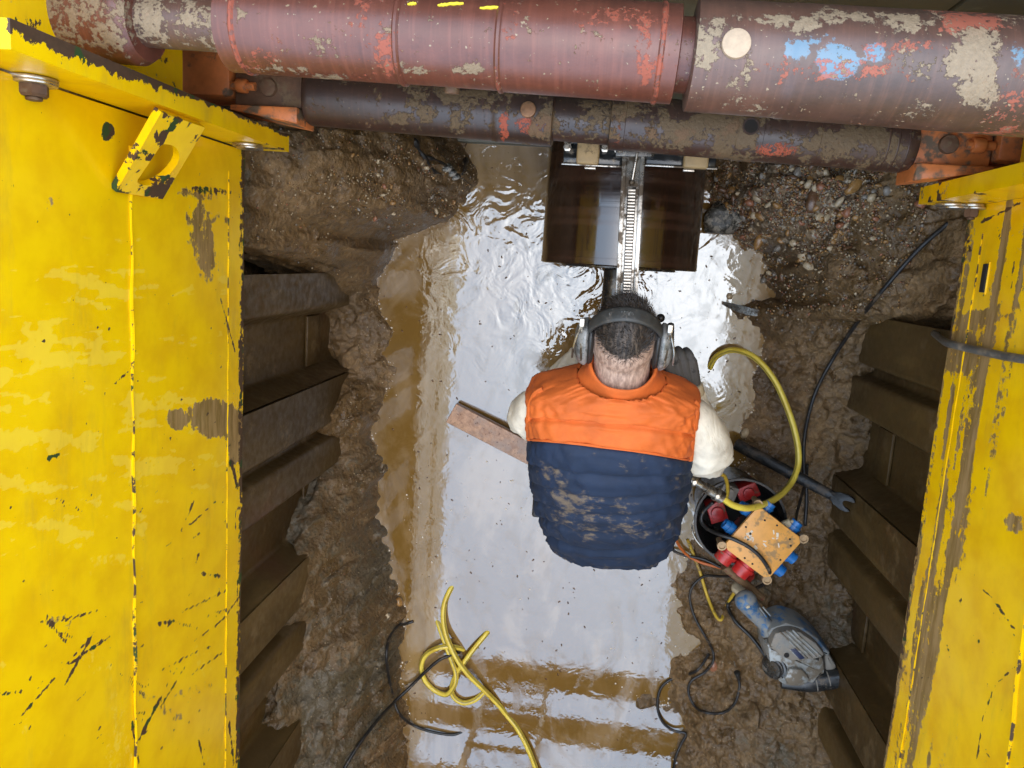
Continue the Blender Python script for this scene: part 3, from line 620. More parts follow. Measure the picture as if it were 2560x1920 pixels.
hexbolt(tl, (-.798, .219, 1.06), .021, M_ZINC, True, False); _b = P(72, 168, y=.219); hexbolt(tl, (_b.x, .219, _b.z), .021, M_RUST)
tr, solid = panel(-1, .78, .1795, Z_B - .01, 1.92, M_YEL_R, 'mud-streaked ochre yellow trench panel filling the right edge of the photo')
def lipwear_r(c): return np.stack([.7 * sstep(.60, .70, fbm(c[:, 1] * .8, c[:, 2], c[:, 0], 26, 3, 5)), .25 * sstep(.5, .7, fbm(c[:, 1], c[:, 2], c[:, 0], 14, 3, 9)), 0 * c[:, 0]], -1)
dense_box('end_lip', (.679, .180, .942), (.78, .216, 1.92), M_YEL_R, tr, lipwear_r, .0085)
dense_box('end_post', (.782, .217, 1.13), (.89, .40, 1.92), M_YEL_R, tr, lipwear_r, .03)
hexbolt(tr, (.722, .179, 1.0), .019, M_ZINC, True, False); hexbolt(tr, (.757, .179, 1.02), .014, M_RUST)
bm = bmesh.new(); c0 = P(2135, 570, x=.78); c1 = P(2126, 632, x=.78); box(bm, (.775, min(c0.y, c1.y), c0.z - .012), (.7838, max(c0.y, c1.y), c0.z + .006), .0015); obj('slot', bm, M_VOID, tr)
bm = bmesh.new(); box(bm, (.7775, min(c0.y, c1.y) - .004, c0.z + .0065), (.7835, max(c0.y, c1.y) + .004, c0.z + .009), .001); o = obj('slot_rim', bm, M_YEL_R, tr); set_attr(o, 'wear_and_light', (0, 0, .5))

# unseen panel added above the right one to block sky and darken the water
sky_blocker = thing('shoring_panel', 'added yellow panel above the right one, unseen, blocking sky mirrored in the water', 'shoring panel', (.80, -1.9, 1.93), 'yellow trench box panels')
dense_box('plate', (.79, -3.0, 1.925), (.88, -.85, 3.35), M_YEL_R, sky_blocker, lipwear_r, .25)
dense_box('end_lip', (.70, -.85, 1.925), (.88, -.81, 3.35), M_YEL_R, sky_blocker, lipwear_r, .25)
# ------------------------------------------------------------------ struts
def strut_axis(zc, pa, pb): return P(*pa, z=zc), P(*pb, z=zc)
def dense_tube(name, p0, p1, prof, mat, par, wearfn, n=40, step=.012, solidcap=True):
    """tube with rings close enough to carry chips and mud; prof [(x, r)] by world x"""
    d = (p1 - p0); xs = []
    for i in range(len(prof) - 1):
        (xa, ra), (xb, rb) = prof[i], prof[i + 1]; m = max(1, int(abs(xb - xa) / step))
        for k in range(m): xs.append((xa + (xb - xa) * k / m, ra + (rb - ra) * k / m))
    xs.append(prof[-1]); bm = bmesh.new(); rows = []
    ang = math.atan2(d.y, d.x); a = Vector((-math.sin(ang), math.cos(ang), 0)); b = Vector((0, 0, 1))
    for (xq, r) in xs:
        t = (xq - p0.x) / d.x; c = p0 + d * t
        rows.append([bm.verts.new(c + (a * math.cos(2 * math.pi * k / n) + b * math.sin(2 * math.pi * k / n)) * r) for k in range(n)])
    for q in range(len(rows) - 1):
        for k in range(n): bm.faces.new((rows[q][k], rows[q][(k + 1) % n], rows[q + 1][(k + 1) % n], rows[q + 1][k]))
    if solidcap: bm.faces.new(rows[0][::-1]); bm.faces.new(rows[-1])
    o = obj(name, bm, mat, par); c = coords(o); px, py = survey(c); set_attr(o, 'wear_and_light', np.clip(wearfn(c, px, py), 0, 1)); return o
def st3(r, g, b): return np.stack(np.broadcast_arrays(r, g, b), -1).astype(float)
def blobs(px, py, L):
    v = np.zeros(len(px))
    for (cx, cy, rx, ry, amt) in L: v = np.maximum(v, amt * sstep(1.3, .5, np.hypot((px - cx) / rx, (py - cy) / ry)))
    return v
def on_tube(px, py, pa, pb, r):
    d = Vector(ray(px, py)).normalized(); o = Vector((0, 0, H)); ax = (pb - pa).normalized(); w0 = o - pa; dp = d - ax * d.dot(ax); wp = w0 - ax * w0.dot(ax)
    A, B_, C_ = dp.dot(dp), 2 * dp.dot(wp), wp.dot(wp) - r * r; t = (-B_ - math.sqrt(max(0, B_ * B_ - 4 * A * C_))) / (2 * A); p = o + d * t; n_ = p - pa; n_ -= ax * n_.dot(ax); return p, n_.normalized()
# upper strut
zu = 1.55; pa, pb = strut_axis(zu, (600, 62), (1900, 148))
def ux(px): return P(px, 62 + (px - 600) * .0662, z=zu).x
us = thing('strut', 'thick red-brown strut across the top edge with a blue paint patch on its sleeve', 'strut', (0, .32, zu), 'struts across the trench')
def w_main(c, px, py):
    r = .34 * sstep(.5, .8, fbm(c[:, 0], c[:, 1], c[:, 2], 14, 3, 2)) + blobs(px, py, [(560, 130, 40, 30, .42), (840, 100, 26, 70, .36), (1390, 120, 22, 110, .42), (1100, 60, 22, 90, .38), (1330, 40, 120, 25, .42)])
    g = blobs(px, py, [(832, 66, 17, 11, .7), (1010, 150, 40, 14, .75), (905, 150, 45, 10, .62), (620, 150, 70, 12, .55), (700, 165, 60, 10, .55), (1290, 75, 18, 8, .62)]) + .2 * sstep(.62, .75, fbm(c[:, 0], c[:, 1], c[:, 2], 40, 2, 12)) + .30 * sstep(zu - .02, zu - .066, c[:, 2])
    return st3(r, g, 0)
dense_tube('main_tube', pa, pb, [(ux(500), .060), (ux(502), .0675), (ux(870), .0675), (ux(880), .0665), (ux(1080), .0665), (ux(1090), .0680), (ux(1460), .0680), (ux(1463), .060)], M_UP, us, w_main, 48, .009)
for q in (540, 876, 1087, 1422):
    dense_tube('weld_ring', pa, pb, [(ux(q) - .004, .0672), (ux(q) - .001, .0702), (ux(q) + .003, .0702), (ux(q) + .006, .0672)], M_UP, us, lambda c, px, py: st3(.62 if q in (540, 1422) else .2, 0, 0), 48, .003)
dense_tube('inner_tube', pa, pb, [(ux(1455), .052), (ux(1500), .052)], M_UP, us, lambda c, px, py: st3(.1, .1, 0), 40)
def w_sl(c, px, py):
    r = .46 * sstep(.42, .62, fbm(c[:, 0], c[:, 1], c[:, 2], 9, 3, 22)) * sstep(1700, 1850, px) + blobs(px, py, [(1690, 150, 14, 60, .56), (1950, 100, 120, 18, .6), (2080, 60, 90, 30, .5), (1800, 150, 160, 30, .45)])
    g = blobs(px, py, [(2105, 150, 60, 85, .95), (2110, 90, 60, 40, .75), (1990, 55, 40, 22, .7), (1740, 52, 40, 24, .7), (1530, 80, 40, 70, .42), (1800, 40, 300, 16, .5), (2140, 200, 25, 50, .6)]) + .30 * sstep(.55, .7, fbm(c[:, 0], c[:, 1], c[:, 2], 24, 3, 32)) * sstep(zu - .02, zu + .05, c[:, 2]) + .34 * sstep(zu - .03, zu - .075, c[:, 2])
    b = blobs(px, py, [(1720, 110, 32, 28, .85), (1810, 135, 55, 42, .95), (1890, 112, 28, 26, .8), (1770, 90, 60, 20, .5), (2200, 120, 20, 40, .6)])
    return st3(r, g, b)
dense_tube('outer_sleeve', pa, pb, [(ux(1490), .066), (ux(1490) + .002, .0765), (ux(1690), .0765), (ux(1694), .0775), (.86, .0785)], M_UP2, us, w_sl, 56, .009)
bm = bmesh.new(); q, ndir = on_tube(1590, 95, pa, pb, .0765); cyl(bm, q - ndir * .01, q + ndir * .006, .0195, 30, .002); obj('pin', bm, M_PINP, us)
def w_col(c, px, py): return st3(.12, .22 + .35 * sstep(.4, .6, fbm(c[:, 0], c[:, 1], c[:, 2], 30, 3, 4)) * sstep(zu, zu + .05, c[:, 2]) + .1, 0)
dense_tube('collar', pa, pb, [(ux(305), .036), (ux(305) + .002, .0400), (ux(500) - .001, .0400), (ux(500), .036)], M_UP2, us, w_col, 44, .01)
def w_end(c, px, py): return st3(.42 * sstep(zu, zu - .05, c[:, 2]) + .1, .45 * sstep(zu + .0, zu + .055, c[:, 2]) + .1, 0)
dense_tube('end_sleeve', pa, pb, [(-.885, .066), (ux(300), .068), (ux(318), .060)], M_UP, us, w_end, 44, .01)
bm = bmesh.new(); q = P(305, 118, z=zu - .045); box(bm, q - Vector((.012, .012, .008)), q + Vector((.014, .012, .012)), .004); obj('end_tab', bm, M_RUST, us)
bm = bmesh.new(); q = P(976, 185, z=zu - .048); cyl(bm, q + Vector((0, .02, 0)), q + Vector((0, -.012, -.004)), .012, 14, .002); obj('stud', bm, M_RUST, us)
bm = bmesh.new(); q = P(978, 135, z=zu + .02); box(bm, q + Vector((-.0035, -.016, -.012)), q + Vector((.0035, .016, .010)), .002); obj('rib', bm, M_UP, us); 
set_attr(us.children[-1], 'wear_and_light', (.1, .3, 0))
# smears of bright yellow paint along the top
ym = simple('fresh_yellow_paint', (.80, .68, .02), .5, 0, .1, 60)
for (x0, x1, yq) in ((880, 898, 10), (945, 968, 12), (958, 1000, 9), (1036, 1082, 18)):
    bm = bmesh.new()
    pts = [P(x0 + (x1 - x0) * k / 6, yq - 2 + 4 * (k % 2) * .3 - (k * .4), z=zu + .0615) + Vector((0, 0, 0)) for k in range(7)]
    for p in pts:
        t = (p.x - pa.x) / (pb.x - pa.x); ay = pa.y + (pb.y - pa.y) * t; dy = min(.06, p.y - ay); p.y = ay + dy; p.z = zu + math.sqrt(max(1e-5, .0665 ** 2 - dy ** 2))
    sweep(bm, pts, lambda q: .0026 * (.5 + .5 * math.sin(q * 3.1) + .4 * math.sin(q * 37) ** 2) + .0003, 6); obj('paint_mark', bm, ym, us)
# lower strut
zl = 1.05; la, lb = strut_axis(zl, (690, 213), (1900, 311))
def lx(px): return P(px, 213 + (px - 690) * .081, z=zl).x
ls = thing('strut', 'thinner dark brown muddy strut below the thick red one, pinned between orange brackets', 'strut', (0, .30, zl), 'struts across the trench')
def w_low(c, px, py):
    top = sstep(zl + .0, zl + .05, c[:, 2]); f = fbm(c[:, 0], c[:, 1], c[:, 2], 22, 4, 6)
    g = top * .60 * sstep(.40, .60, f) * sstep(760, 900, px) + .62 * sstep(.42, .58, fbm(c[:, 0], c[:, 1], c[:, 2], 12, 4, 16)) * sstep(1480, 1620, px) + .16 + blobs(px, py, [(1560, 285, 120, 30, .5), (1800, 300, 140, 28, .35), (1010, 205, 60, 18, .6)]) + .25 * sstep(zl - .02, zl - .055, c[:, 2])
    r = blobs(px, py, [(1090, 270, 14, 45, .75), (1150, 270, 50, 28, .62), (1330, 275, 18, 60, .3), (1410, 285, 22, 20, .55), (1560, 290, 40, 25, .48), (1590, 300, 12, 40, .6), (1680, 320, 60, 22, .55), (1480, 290, 26, 16, .5)]) + .2 * sstep(.5, .7, f)
    return st3(r, g * .92, 0)
dense_tube('outer_tube', la, lb, [(lx(668), .046), (lx(671), .056), (lx(676), .0585), (lx(1075), .0585), (lx(1076), .0592), (lx(1196), .0592), (lx(1198), .055)], M_LOW, ls, w_low, 44, .009)
dense_tube('inner_tube', la, lb, [(lx(1195), .047), (lx(1325), .047)], M_LOW, ls, w_low, 40, .01)
dense_tube('screw_collar', la, lb, [(lx(1318), .050), (lx(1320), .0565), (lx(1350), .0565), (lx(1351), .0555), (lx(1584), .0555), (lx(1585), .0565), (lx(1640), .0565), (lx(1641), .0550), (lx(1760), .0550), (lx(1761), .0535), (lx(1950), .0535), (lx(1968), .047)], M_LOW, ls, w_low, 44, .009)
bm = bmesh.new(); q, nd = on_tube(1141, 237, la, lb, .0592); cyl(bm, q - nd * .012, q + nd * .006, .0165, 22, .003); obj('pin', bm, M_PIN, ls)
bm = bmesh.new(); q, nd = on_tube(1622, 273, la, lb, .0565); lathe(bm, q - nd * .006, q + nd * .003, [(0, .0135), (.0085, .0135), (.0085, .0165), (0, .0165)], 22, False); obj('pin_hole_rim', bm, M_LOW, ls); set_attr(ls.children[-1], 'wear_and_light', (0, .2, 0))
bm = bmesh.new(); cyl(bm, q - nd * .004, q + nd * .0022, .0137, 22); obj('pin_hole', bm, M_VOID, ls)
for gx_ in (1900, 1920, 1942): dense_tube('groove_ring', la, lb, [(lx(gx_), .0532), (lx(gx_) + .002, .0547), (lx(gx_) + .004, .0532)], M_LOW, ls, lambda c, px, py: st3(0, .1, 0), 40, .002)
# clevis ends and the sockets on the panels
def clevis(sg, x0, x1, yc, zc, par):
    """open fork: floor plate, two cheeks flaring toward the tube, a vertical pin and an adjusting bolt"""
    lo, hi = min(x0, x1), max(x0, x1)
    bm = bmesh.new(); box(bm, (lo, yc - .040, zc - .050), (hi, yc + .040, zc + .022), .003); obj('fork_floor', bm, M_RUST if sg < 0 else M_ORANGE, par)
    for s in (-1, 1):
        yi = yc + s * .041
        bm = bmesh.new()
        poly = [(x0, yi), (x1, yi), (x1, yi + s * (.018 if s > 0 else .034)), (x0 + (x1 - x0) * .3, yi + s * .017), (x0, yi + s * .012)]
        prism(bm, [Vector(p) for p in poly], zc - .056, zc + .045, .003); obj('fork_cheek', bm, M_ORANGE, par)
    xm = lo + (hi - lo) * (.52 if sg < 0 else .42)
    bm = bmesh.new(); cyl(bm, (xm, yc, zc - .06), (xm, yc, zc + .034), .0185, 24, .003); obj('pin', bm, M_RUST, par)
    xb_ = lo + .02 if sg < 0 else hi - .03
    bm = bmesh.new(); cyl(bm, (xb_ - .012, yc, zc + .03), (xb_ + .012, yc, zc + .03), .015, 18, .003); cyl(bm, (xb_ - .022, yc, zc + .03), (xb_ + .03, yc, zc + .03), .009, 14); obj('adjusting_bolt', bm, M_ORANGE, par)
clevis(-1, -.818, -.668, .336, zl + .01, ls); clevis(1, .752, .606, .285, zl + .005, ls)
def socket(par, lo, hi): bm = bmesh.new(); box(bm, lo, hi, .008); obj('strut_socket', bm, M_ORANGE, par)
socket(tl, (-.932, .312, .975), (-.822, .412, 1.10)); socket(tr, (.755, .255, .985), (.90, .335, 1.10))
bm = bmesh.new(); box(bm, (.70, .219, .97), (.86, .262, 1.04), .004); obj('strut_bracket', bm, M_ORANGE, tr)
# the pair of struts closing the near end (seen mirrored in the water)
for (zq, lab, rr) in ((1.56, 'upper strut at the near trench end, mirrored as a brown band in the water', .075), (1.05, 'lower strut at the near end of the trench, mirrored low in the water', .065)):
    t = thing('strut', lab, 'strut', (0, -2.45, zq), 'struts across the trench')
    a0, a1 = Vector((-.85, -2.45, zq)), Vector((.78, -2.47, zq))
    dense_tube('main_tube', a0, a1, [(-.84, rr - .01), (-.1, rr - .01)], M_UP, t, lambda c, px, py: st3(.2, .2, 0), 24, .1); dense_tube('outer_sleeve', a0, a1, [(-.1, rr), (.77, rr)], M_UP, t, lambda c, px, py: st3(.2, .3, 0), 24, .1)

# access ladder at the near end (seen mirrored in the water)
M_ALU = simple('muddy_aluminium', (.42, .42, .41), .4, .8, .2, 30, (.2, .14, .09), .42)
ld = thing('ladder', 'muddy ladder at the near end of the trench, mirrored in the water', 'ladder', (-.28, -2.3, 0))
for s in (-.165, .165): bm = bmesh.new(); box(bm, (-.28 + s - .014, -.03, 0), (-.28 + s + .014, .03, 2.0), .004, Matrix.Translation((0, -2.22, -.05)) @ Matrix.Rotation(math.radians(10), 4, 'X')); obj('stile', bm, M_ALU, ld)
for k in range(7): bm = bmesh.new(); z_ = .2 + k * .26; cyl(bm, (-.28 - .155, -2.22 - math.sin(math.radians(10)) * z_, z_ * math.cos(math.radians(10)) - .05), (-.28 + .155, -2.22 - math.sin(math.radians(10)) * z_, z_ * math.cos(math.radians(10)) - .05), .015, 12); obj('rung', bm, M_ALU, ld)

exec_parts = True
# ------------------------------------------------------------------ core drill
dr = thing('core_drill', 'wide dark glossy core drill barrel with steel rack column in front of the kneeling man', 'core drill', (.06, .2, 0))
zc_ = .43; rc = .228; xc = .052; y0_, y1_ = .004, .40
bm = bmesh.new(); lathe(bm, (xc, y0_, zc_), (xc, y1_, zc_), [(0.006, rc - .02), (0, rc - .012), (0, rc - .003), (.003, rc), (.02, rc), (.0205, rc - .0008), (.2, rc - .0008), (.4, rc - .0006), (y1_ - y0_, rc - .0006)], 128); obj('core_barrel', bm, M_CORE, dr)
bm = bmesh.new(); cyl(bm, (xc, -.002, zc_), (xc, .02, zc_), rc - .06, 64, .003); cyl(bm, (xc, -.14, zc_), (xc, -.002, zc_), .040, 28, .004); obj('back_plate', bm, M_DKST, dr)
# rack column above the barrel
zt = .755; q0 = P(1352, 660, z=zt); q1 = P(1368, 350, z=zt); ya, yb = -.10, .30
def colx(y): return q0.x + (q1.x - q0.x) * (y - q0.y) / (q1.y - q0.y)
Mc = Matrix.Translation((colx(.1), .1, 0)) @ Matrix.Rotation(-math.atan((q1.x - q0.x) / (q1.y - q0.y)), 4, 'Z')
bm = bmesh.new(); box(bm, (-.026, -.20, zt - .055), (.026, .20, zt - .004), .003, Mc); obj('rack_column', bm, M_CHROME, dr)
for s in (-1, 1): bm = bmesh.new(); box(bm, (s * .0225 - .0055, -.20, zt - .010), (s * .0225 + .0055, .20, zt + .003), .0015, Mc); obj('column_flange', bm, M_CHROME, dr)
bm = bmesh.new(); box(bm, (-.0105, -.20, zt - .005), (.0105, .105, zt + .0025), .001, Mc); obj('rack_bed', bm, M_DKST, dr)
tb = None
for k in range(38):
    yk = -.198 + k * .0079
    if tb is None: bm = bmesh.new(); box(bm, (-.0095, -.0024, zt + .0022), (.0095, .0024, zt + .0085), .001, None, 1); tb = obj('rack_tooth', bm, M_CHROME, dr, False); o = tb
    else: o = tb.copy(); COL.objects.link(o)
    o.matrix_local = Matrix.Translation(-dr.location) @ Mc @ Matrix.Translation((0, yk, 0))
bm = bmesh.new(); ball(bm, Mc @ Vector((-.001, .114, zt + .004)), .008, 2); cyl(bm, Mc @ Vector((-.001, .114, zt + .004)), Mc @ Vector((.010, .20, zt + .012)), .004, 10); ball(bm, Mc @ Vector((.010, .20, zt + .012)), .007, 2); obj('tie_rod', bm, M_CHROME, dr)
bm = bmesh.new(); box(bm, (-.045, .175, zt - .02), (.045, .212, zt + .012), .003, Mc); obj('column_foot', bm, M_DKST, dr)
for s in (-1, 1): bm = bmesh.new(); lathe(bm, Mc @ Vector((s * .034, .19, zt + .012)), Mc @ Vector((s * .034, .19, zt + .022)), [(0, .009), (.008, .009), (.010, .007)], 6); obj('foot_bolt', bm, M_ZINC, dr)
# water-collection plate clamped to the wall
pl0, pl1 = P(1220, 330, z=.74), P(1530, 345, z=.74)
bm = bmesh.new(); box(bm, (-.115, .255, .715), (.045, .30, .738), .003); obj('base_plate', bm, M_GLOSSD, dr)
bm = bmesh.new(); box(bm, (.09, .262, .715), (.265, .305, .738), .003); obj('base_plate', bm, M_GLOSSD, dr)
bm = bmesh.new(); box(bm, (-.115, .30, .60), (.265, .318, .765), .003); obj('base_wall', bm, M_GLOSSD, dr)
bm = bmesh.new(); box(bm, (-.118, .2495, .739), (.045, .2545, .746), .001); box(bm, (.09, .2565, .739), (.268, .2615, .746), .001); obj('base_rim', bm, M_CHROME, dr)
for (bx_, by_) in ((-.105, .292), (-.012, .294), (.02, .294)): bm = bmesh.new(); lathe(bm, (bx_, by_, .738), (bx_, by_, .775), [(0, .011), (.016, .011), (.017, .007), (.037, .007)], 6); obj('clamp_bolt', bm, M_ZINC, dr)
for (bx_, by_) in ((-.045, .2455), (.20, .252)): bm = bmesh.new(); box(bm, (bx_ - .014, by_ - .003, .728), (bx_ + .014, by_ + .003, .744), .001); obj('rim_clip', bm, M_ZINC, dr)
# crank at the worker's right hand
hub = P(1402, 748, z=.70)
bm = bmesh.new(); cyl(bm, hub + Vector((-.07, .0, 0)), hub + Vector((.012, 0, 0)), .018, 20, .003); obj('crank_hub', bm, M_DKST, dr)
kn = P(1427, 687, z=.70); hd = P(1449, 700, z=.735); gp = P(1462, 775, z=.70)
bm = bmesh.new(); sweep(bm, [hub, hub.lerp(kn, .5), kn], .0045, 10); obj('crank_arm', bm, M_RADIO, dr)
bm = bmesh.new(); ball(bm, kn, .0115, 3); obj('crank_knob', bm, M_RADIO, dr)
bm = bmesh.new(); cyl(bm, gp + Vector((-.012, -.02, -.02)), hd, .0088, 16, .0015); obj('crank_handle', bm, M_DKST, dr)
# wooden wedges
def wedge(px0, px1, pya, pyb, z, label):
    a, b = P(px0, pya, z=z), P(px1, pyb, z=z)
    bm = bmesh.new(); box(bm, (a.x, b.y, z - .03), (b.x, a.y + .02, z), .006, None, 3); o = obj('wooden_wedge', bm, M_WOODP); tag(o, label, 'wedge', 'wooden wedges at the drill base')
wedge(1247, 1293, 312, 355, .772, 'pale upright wooden wedge left of the rack column under the dark strut')
wedge(1478, 1530, 340, 364, .772, 'pale wooden wedge lying sideways at the right end of the drill base')
# ------------------------------------------------------------------ the worker
pe = thing('person', 'kneeling worker seen from behind in orange and navy quilted vest with ear defenders', 'person', (.08, -.62, 0))
HC = Vector((.072, -.165, .865)); HU = Vector((0, .80, .60)).normalized(); HB = Vector((0, -.60, .80)).normalized()   # head: centre, up (to the crown), back
def hv(x, u, b): return HC + Vector((x, 0, 0)) + HU * u + HB * b
# --- body: skinned skeleton, then the sculpted head, fused into one surface
def skin_body(verts, edges, radii, sub=2, root=0):
    me = bpy.data.meshes.new('skel'); me.from_pydata(verts, edges, []); o = bpy.data.objects.new('skel', me); COL.objects.link(o)
    m = o.modifiers.new('s', 'SKIN'); m.use_smooth_shade = True
    for i, r in enumerate(radii):
        sv = me.skin_vertices[0].data[i]; sv.radius = (r, r) if not isinstance(r, tuple) else r; sv.use_root = (i == root)
    if sub: m2 = o.modifiers.new('d', 'SUBSURF'); m2.levels = sub; m2.render_levels = sub
    dg = bpy.context.evaluated_depsgraph_get(); dg.update(); ev = o.evaluated_get(dg); r = bpy.data.meshes.new_from_object(ev); bpy.data.objects.remove(o); return r
sk = {'pel': (.085, -.72, .40), 'wst': (.08, -.60, .56), 'chs': (.07, -.48, .67), 'upc': (.068, -.40, .74), 'nk0': (.074, -.300, .800), 'nk1': (.073, -.238, .825),
      'sl': (-.115, -.365, .74), 'el': (-.165, -.43, .53), 'wl': (-.03, -.26, .52), 'sr': (.25, -.36, .745), 'er': (.355, -.485, .60), 'wr': (.265, -.315, .665),
      'hl': (.0, -.78, .33), 'kl': (-.06, -.40, .14), 'al': (-.01, -.76, .07), 'fl': (-.005, -.86, .06), 'hr': (.17, -.77, .33), 'kr': (.24, -.38, .15), 'ar': (.18, -.74, .07), 'fr': (.175, -.84, .06), 'hal': (.03, -.20, .54)}
nm = list(sk); ix = {k: i for i, k in enumerate(nm)}
ed = [('pel', 'wst'), ('wst', 'chs'), ('chs', 'upc'), ('upc', 'nk0'), ('nk0', 'nk1'), ('upc', 'sl'), ('sl', 'el'), ('el', 'wl'), ('wl', 'hal'), ('upc', 'sr'), ('sr', 'er'), ('er', 'wr'), ('pel', 'hl'), ('hl', 'kl'), ('kl', 'al'), ('al', 'fl'), ('pel', 'hr'), ('hr', 'kr'), ('kr', 'ar'), ('ar', 'fr')]
rad = dict(pel=.135, wst=.13, chs=.15, upc=.12, nk0=.070, nk1=.068, sl=.065, el=.042, wl=.029, sr=.065, er=.042, wr=.029, hl=.085, kl=.055, al=.04, fl=.04, hr=.085, kr=.055, ar=.04, fr=.04, hal=.035)
me = skin_body([sk[k] for k in nm], [(ix[a], ix[b]) for a, b in ed], [rad[k] for k in nm], 2, 0)
bm = bmesh.new(); bm.from_mesh(me); bpy.data.meshes.remove(me)
# head: a sphere shaped into skull, jaw, nose, brow and ears
def head_shape(u, v):
    """u in [0,2pi) round the head, v in [-1,1] chin to crown -> local (x, up, back)"""
    pass
hs_ = bmesh.ops.create_icosphere(bm, subdivisions=4, radius=1)['verts']
for q in hs_:
    x, u, b = q.co.x, q.co.y, q.co.z
    X = x * .076; U = u * .118; B = b * .096
    if u < -.2: k_ = (-.2 - u); X *= 1 - (.28 if b < .2 else .10) * k_; B = B * (1 - .10 * k_) + (-.018 * k_ if b < .3 else -.02 * k_)
    if b > .2 and u < 0: B -= .012 * (-u) * b
    if b < -.6:
        B += .006
        ns = math.exp(-((x / .16) ** 2 + ((u + .12) / .20) ** 2)); B -= .026 * ns                    # nose
        B += .010 * math.exp(-(((abs(x) - .36) / .18) ** 2 + ((u - .06) / .12) ** 2))                     # eye sockets
        B -= .006 * math.exp(-((x / .32) ** 2 + ((u + .46) / .07) ** 2)) - .005 * math.exp(-((x / .34) ** 2 + ((u + .40) / .03) ** 2))  # lips
    q.co = HC + Vector((X, 0, 0)) + HU * U + HB * B
cyl(bm, hv(0, -.02, .004), Vector((.075, -.325, .785)), .0705, 40)
for s in (-1, 1): ball(bm, hv(s * .077, -.01, .005), .028, 2, (.35, 1.1, .7))
M_ = bpy.data.meshes.new('person_body'); bm.to_mesh(M_); bm.free()
bo = bpy.data.objects.new('body', M_); COL.objects.link(bo); rm = bo.modifiers.new('r', 'REMESH'); rm.mode = 'VOXEL'; rm.voxel_size = .0065; rm.use_smooth_shade = True
smo = bo.modifiers.new('sm', 'SMOOTH'); smo.iterations = 4; smo.factor = .5
dg = bpy.context.evaluated_depsgraph_get(); dg.update(); M2 = bpy.data.meshes.new_from_object(bo.evaluated_get(dg)); bpy.data.objects.remove(bo); 
def biggest(me):
    b = bmesh.new(); b.from_mesh(me); b.verts.ensure_lookup_table(); seen = set(); best = []
    for v in b.verts:
        if v.index in seen: continue
        st = [v]; isl = []; seen.add(v.index)
        while st:
            q = st.pop(); isl.append(q)
            for e in q.link_edges:
                o2 = e.other_vert(q)
                if o2.index not in seen: seen.add(o2.index); st.append(o2)
        if len(isl) > len(best): best = isl
    keep = set(best); bmesh.ops.delete(b, geom=[v for v in b.verts if v not in keep], context='VERTS'); b.to_mesh(me); b.free(); return me
biggest(M2)
body = finish(bpy.data.objects.new('body', M2), M_HEAD, pe)
c = coords(body); rel = c - np.array(HC); U = rel @ np.array(HU); B = rel @ np.array(HB); X = rel[:, 0]
dark = sstep(.012, .062, U + .010 * np.cos(X * 40) + .012 * (B > 0)) * sstep(-.085, -.03, B + .5 * U)
skin = 1 - sstep(-.12, -.07, B + .6 * U) * sstep(.30, .26, np.linalg.norm(rel, axis=1))
set_attr(body, 'hair', np.stack([dark, np.clip(skin, 0, 1), 0 * dark], -1))
# --- hair: short strands on the crown, brushed round a whorl, and stubble on the nape
vs = []; fs = []; lr = random.Random(11)
wh = hv(.032, .040, .085)
pts = [Vector(p) for p, d_, i_ in zip(c, dark, range(len(c))) if d_ > .25]
nors = {tuple(np.round(v.co, 5)): v.normal for v in M2.vertices}
for p in pts:
    nn = nors[tuple(np.round(np.array(p), 5))]
    if nn.dot(Vector((0, -.3, 1))) < -.2: continue
    for _ in range(2 if lr.random() < .7 else 1):
        rv = Vector((lr.gauss(0, .003), lr.gauss(0, .003), lr.gauss(0, .003))); base = p + rv - nn * nn.dot(rv) - nn * .001
        out = (base - wh); out -= nn * nn.dot(out); sw = nn.cross(out)
        d = (out.normalized() * .75 + sw.normalized() * .35 + nn * .55 + HU * .35 + Vector((lr.gauss(0, .25), lr.gauss(0, .25), lr.gauss(0, .25)))).normalized()
        L = lr.uniform(.010, .020); sd = d.cross(nn).normalized() * .0006; k = len(vs)
        vs += [base - sd, base + sd, base + d * L * .6 + nn * .001, base + d * L]; fs += [(k, k + 1, k + 2), (k, k + 2, k + 3)]
pydata('hair', vs, fs, M_HAIR, pe)
# eyes (on the hidden side)
for s in (-1, 1): bm = bmesh.new(); ball(bm, hv(s * .029, .012, -.079), .0115, 2); obj('eye', bm, M_WHITEP, pe)
# --- vest: rings along the spine, quilted
SP = [  # centre, half width, half depth, forward pull of the sides
    ((.076, -.285, .815), .098, .070, .020), ((.070, -.308, .806), .186, .082, .010), ((.062, -.340, .792), .203, .094, .020), ((.058, -.382, .770), .207, .112, .026), ((.060, -.43, .740), .209, .125, .032), ((.064, -.485, .698), .212, .135, .032),
    ((.070, -.545, .648), .213, .138, .02), ((.076, -.61, .590), .212, .138, .015), ((.084, -.675, .528), .208, .136, .01), ((.090, -.740, .462), .200, .132, .0), ((.094, -.792, .400), .188, .126, -.01), ((.095, -.818, .370), .176, .120, -.01)]
def ring_at(s):
    i = min(int(s), len(SP) - 2); t = s - i
    g = lambda k: SP[max(0, min(len(SP) - 1, k))]
    def cr(f):
        a, b, c_, d = f(g(i - 1)), f(g(i)), f(g(i + 1)), f(g(i + 2)); return .5 * (2 * b + (c_ - a) * t + (2 * a - 5 * b + 4 * c_ - d) * t * t + (3 * b - a - 3 * c_ + d) * t ** 3)
    c_ = Vector([cr(lambda q, k=k: q[0][k]) for k in range(3)]); return c_, cr(lambda q: q[1]), cr(lambda q: q[2]), cr(lambda q: q[3])
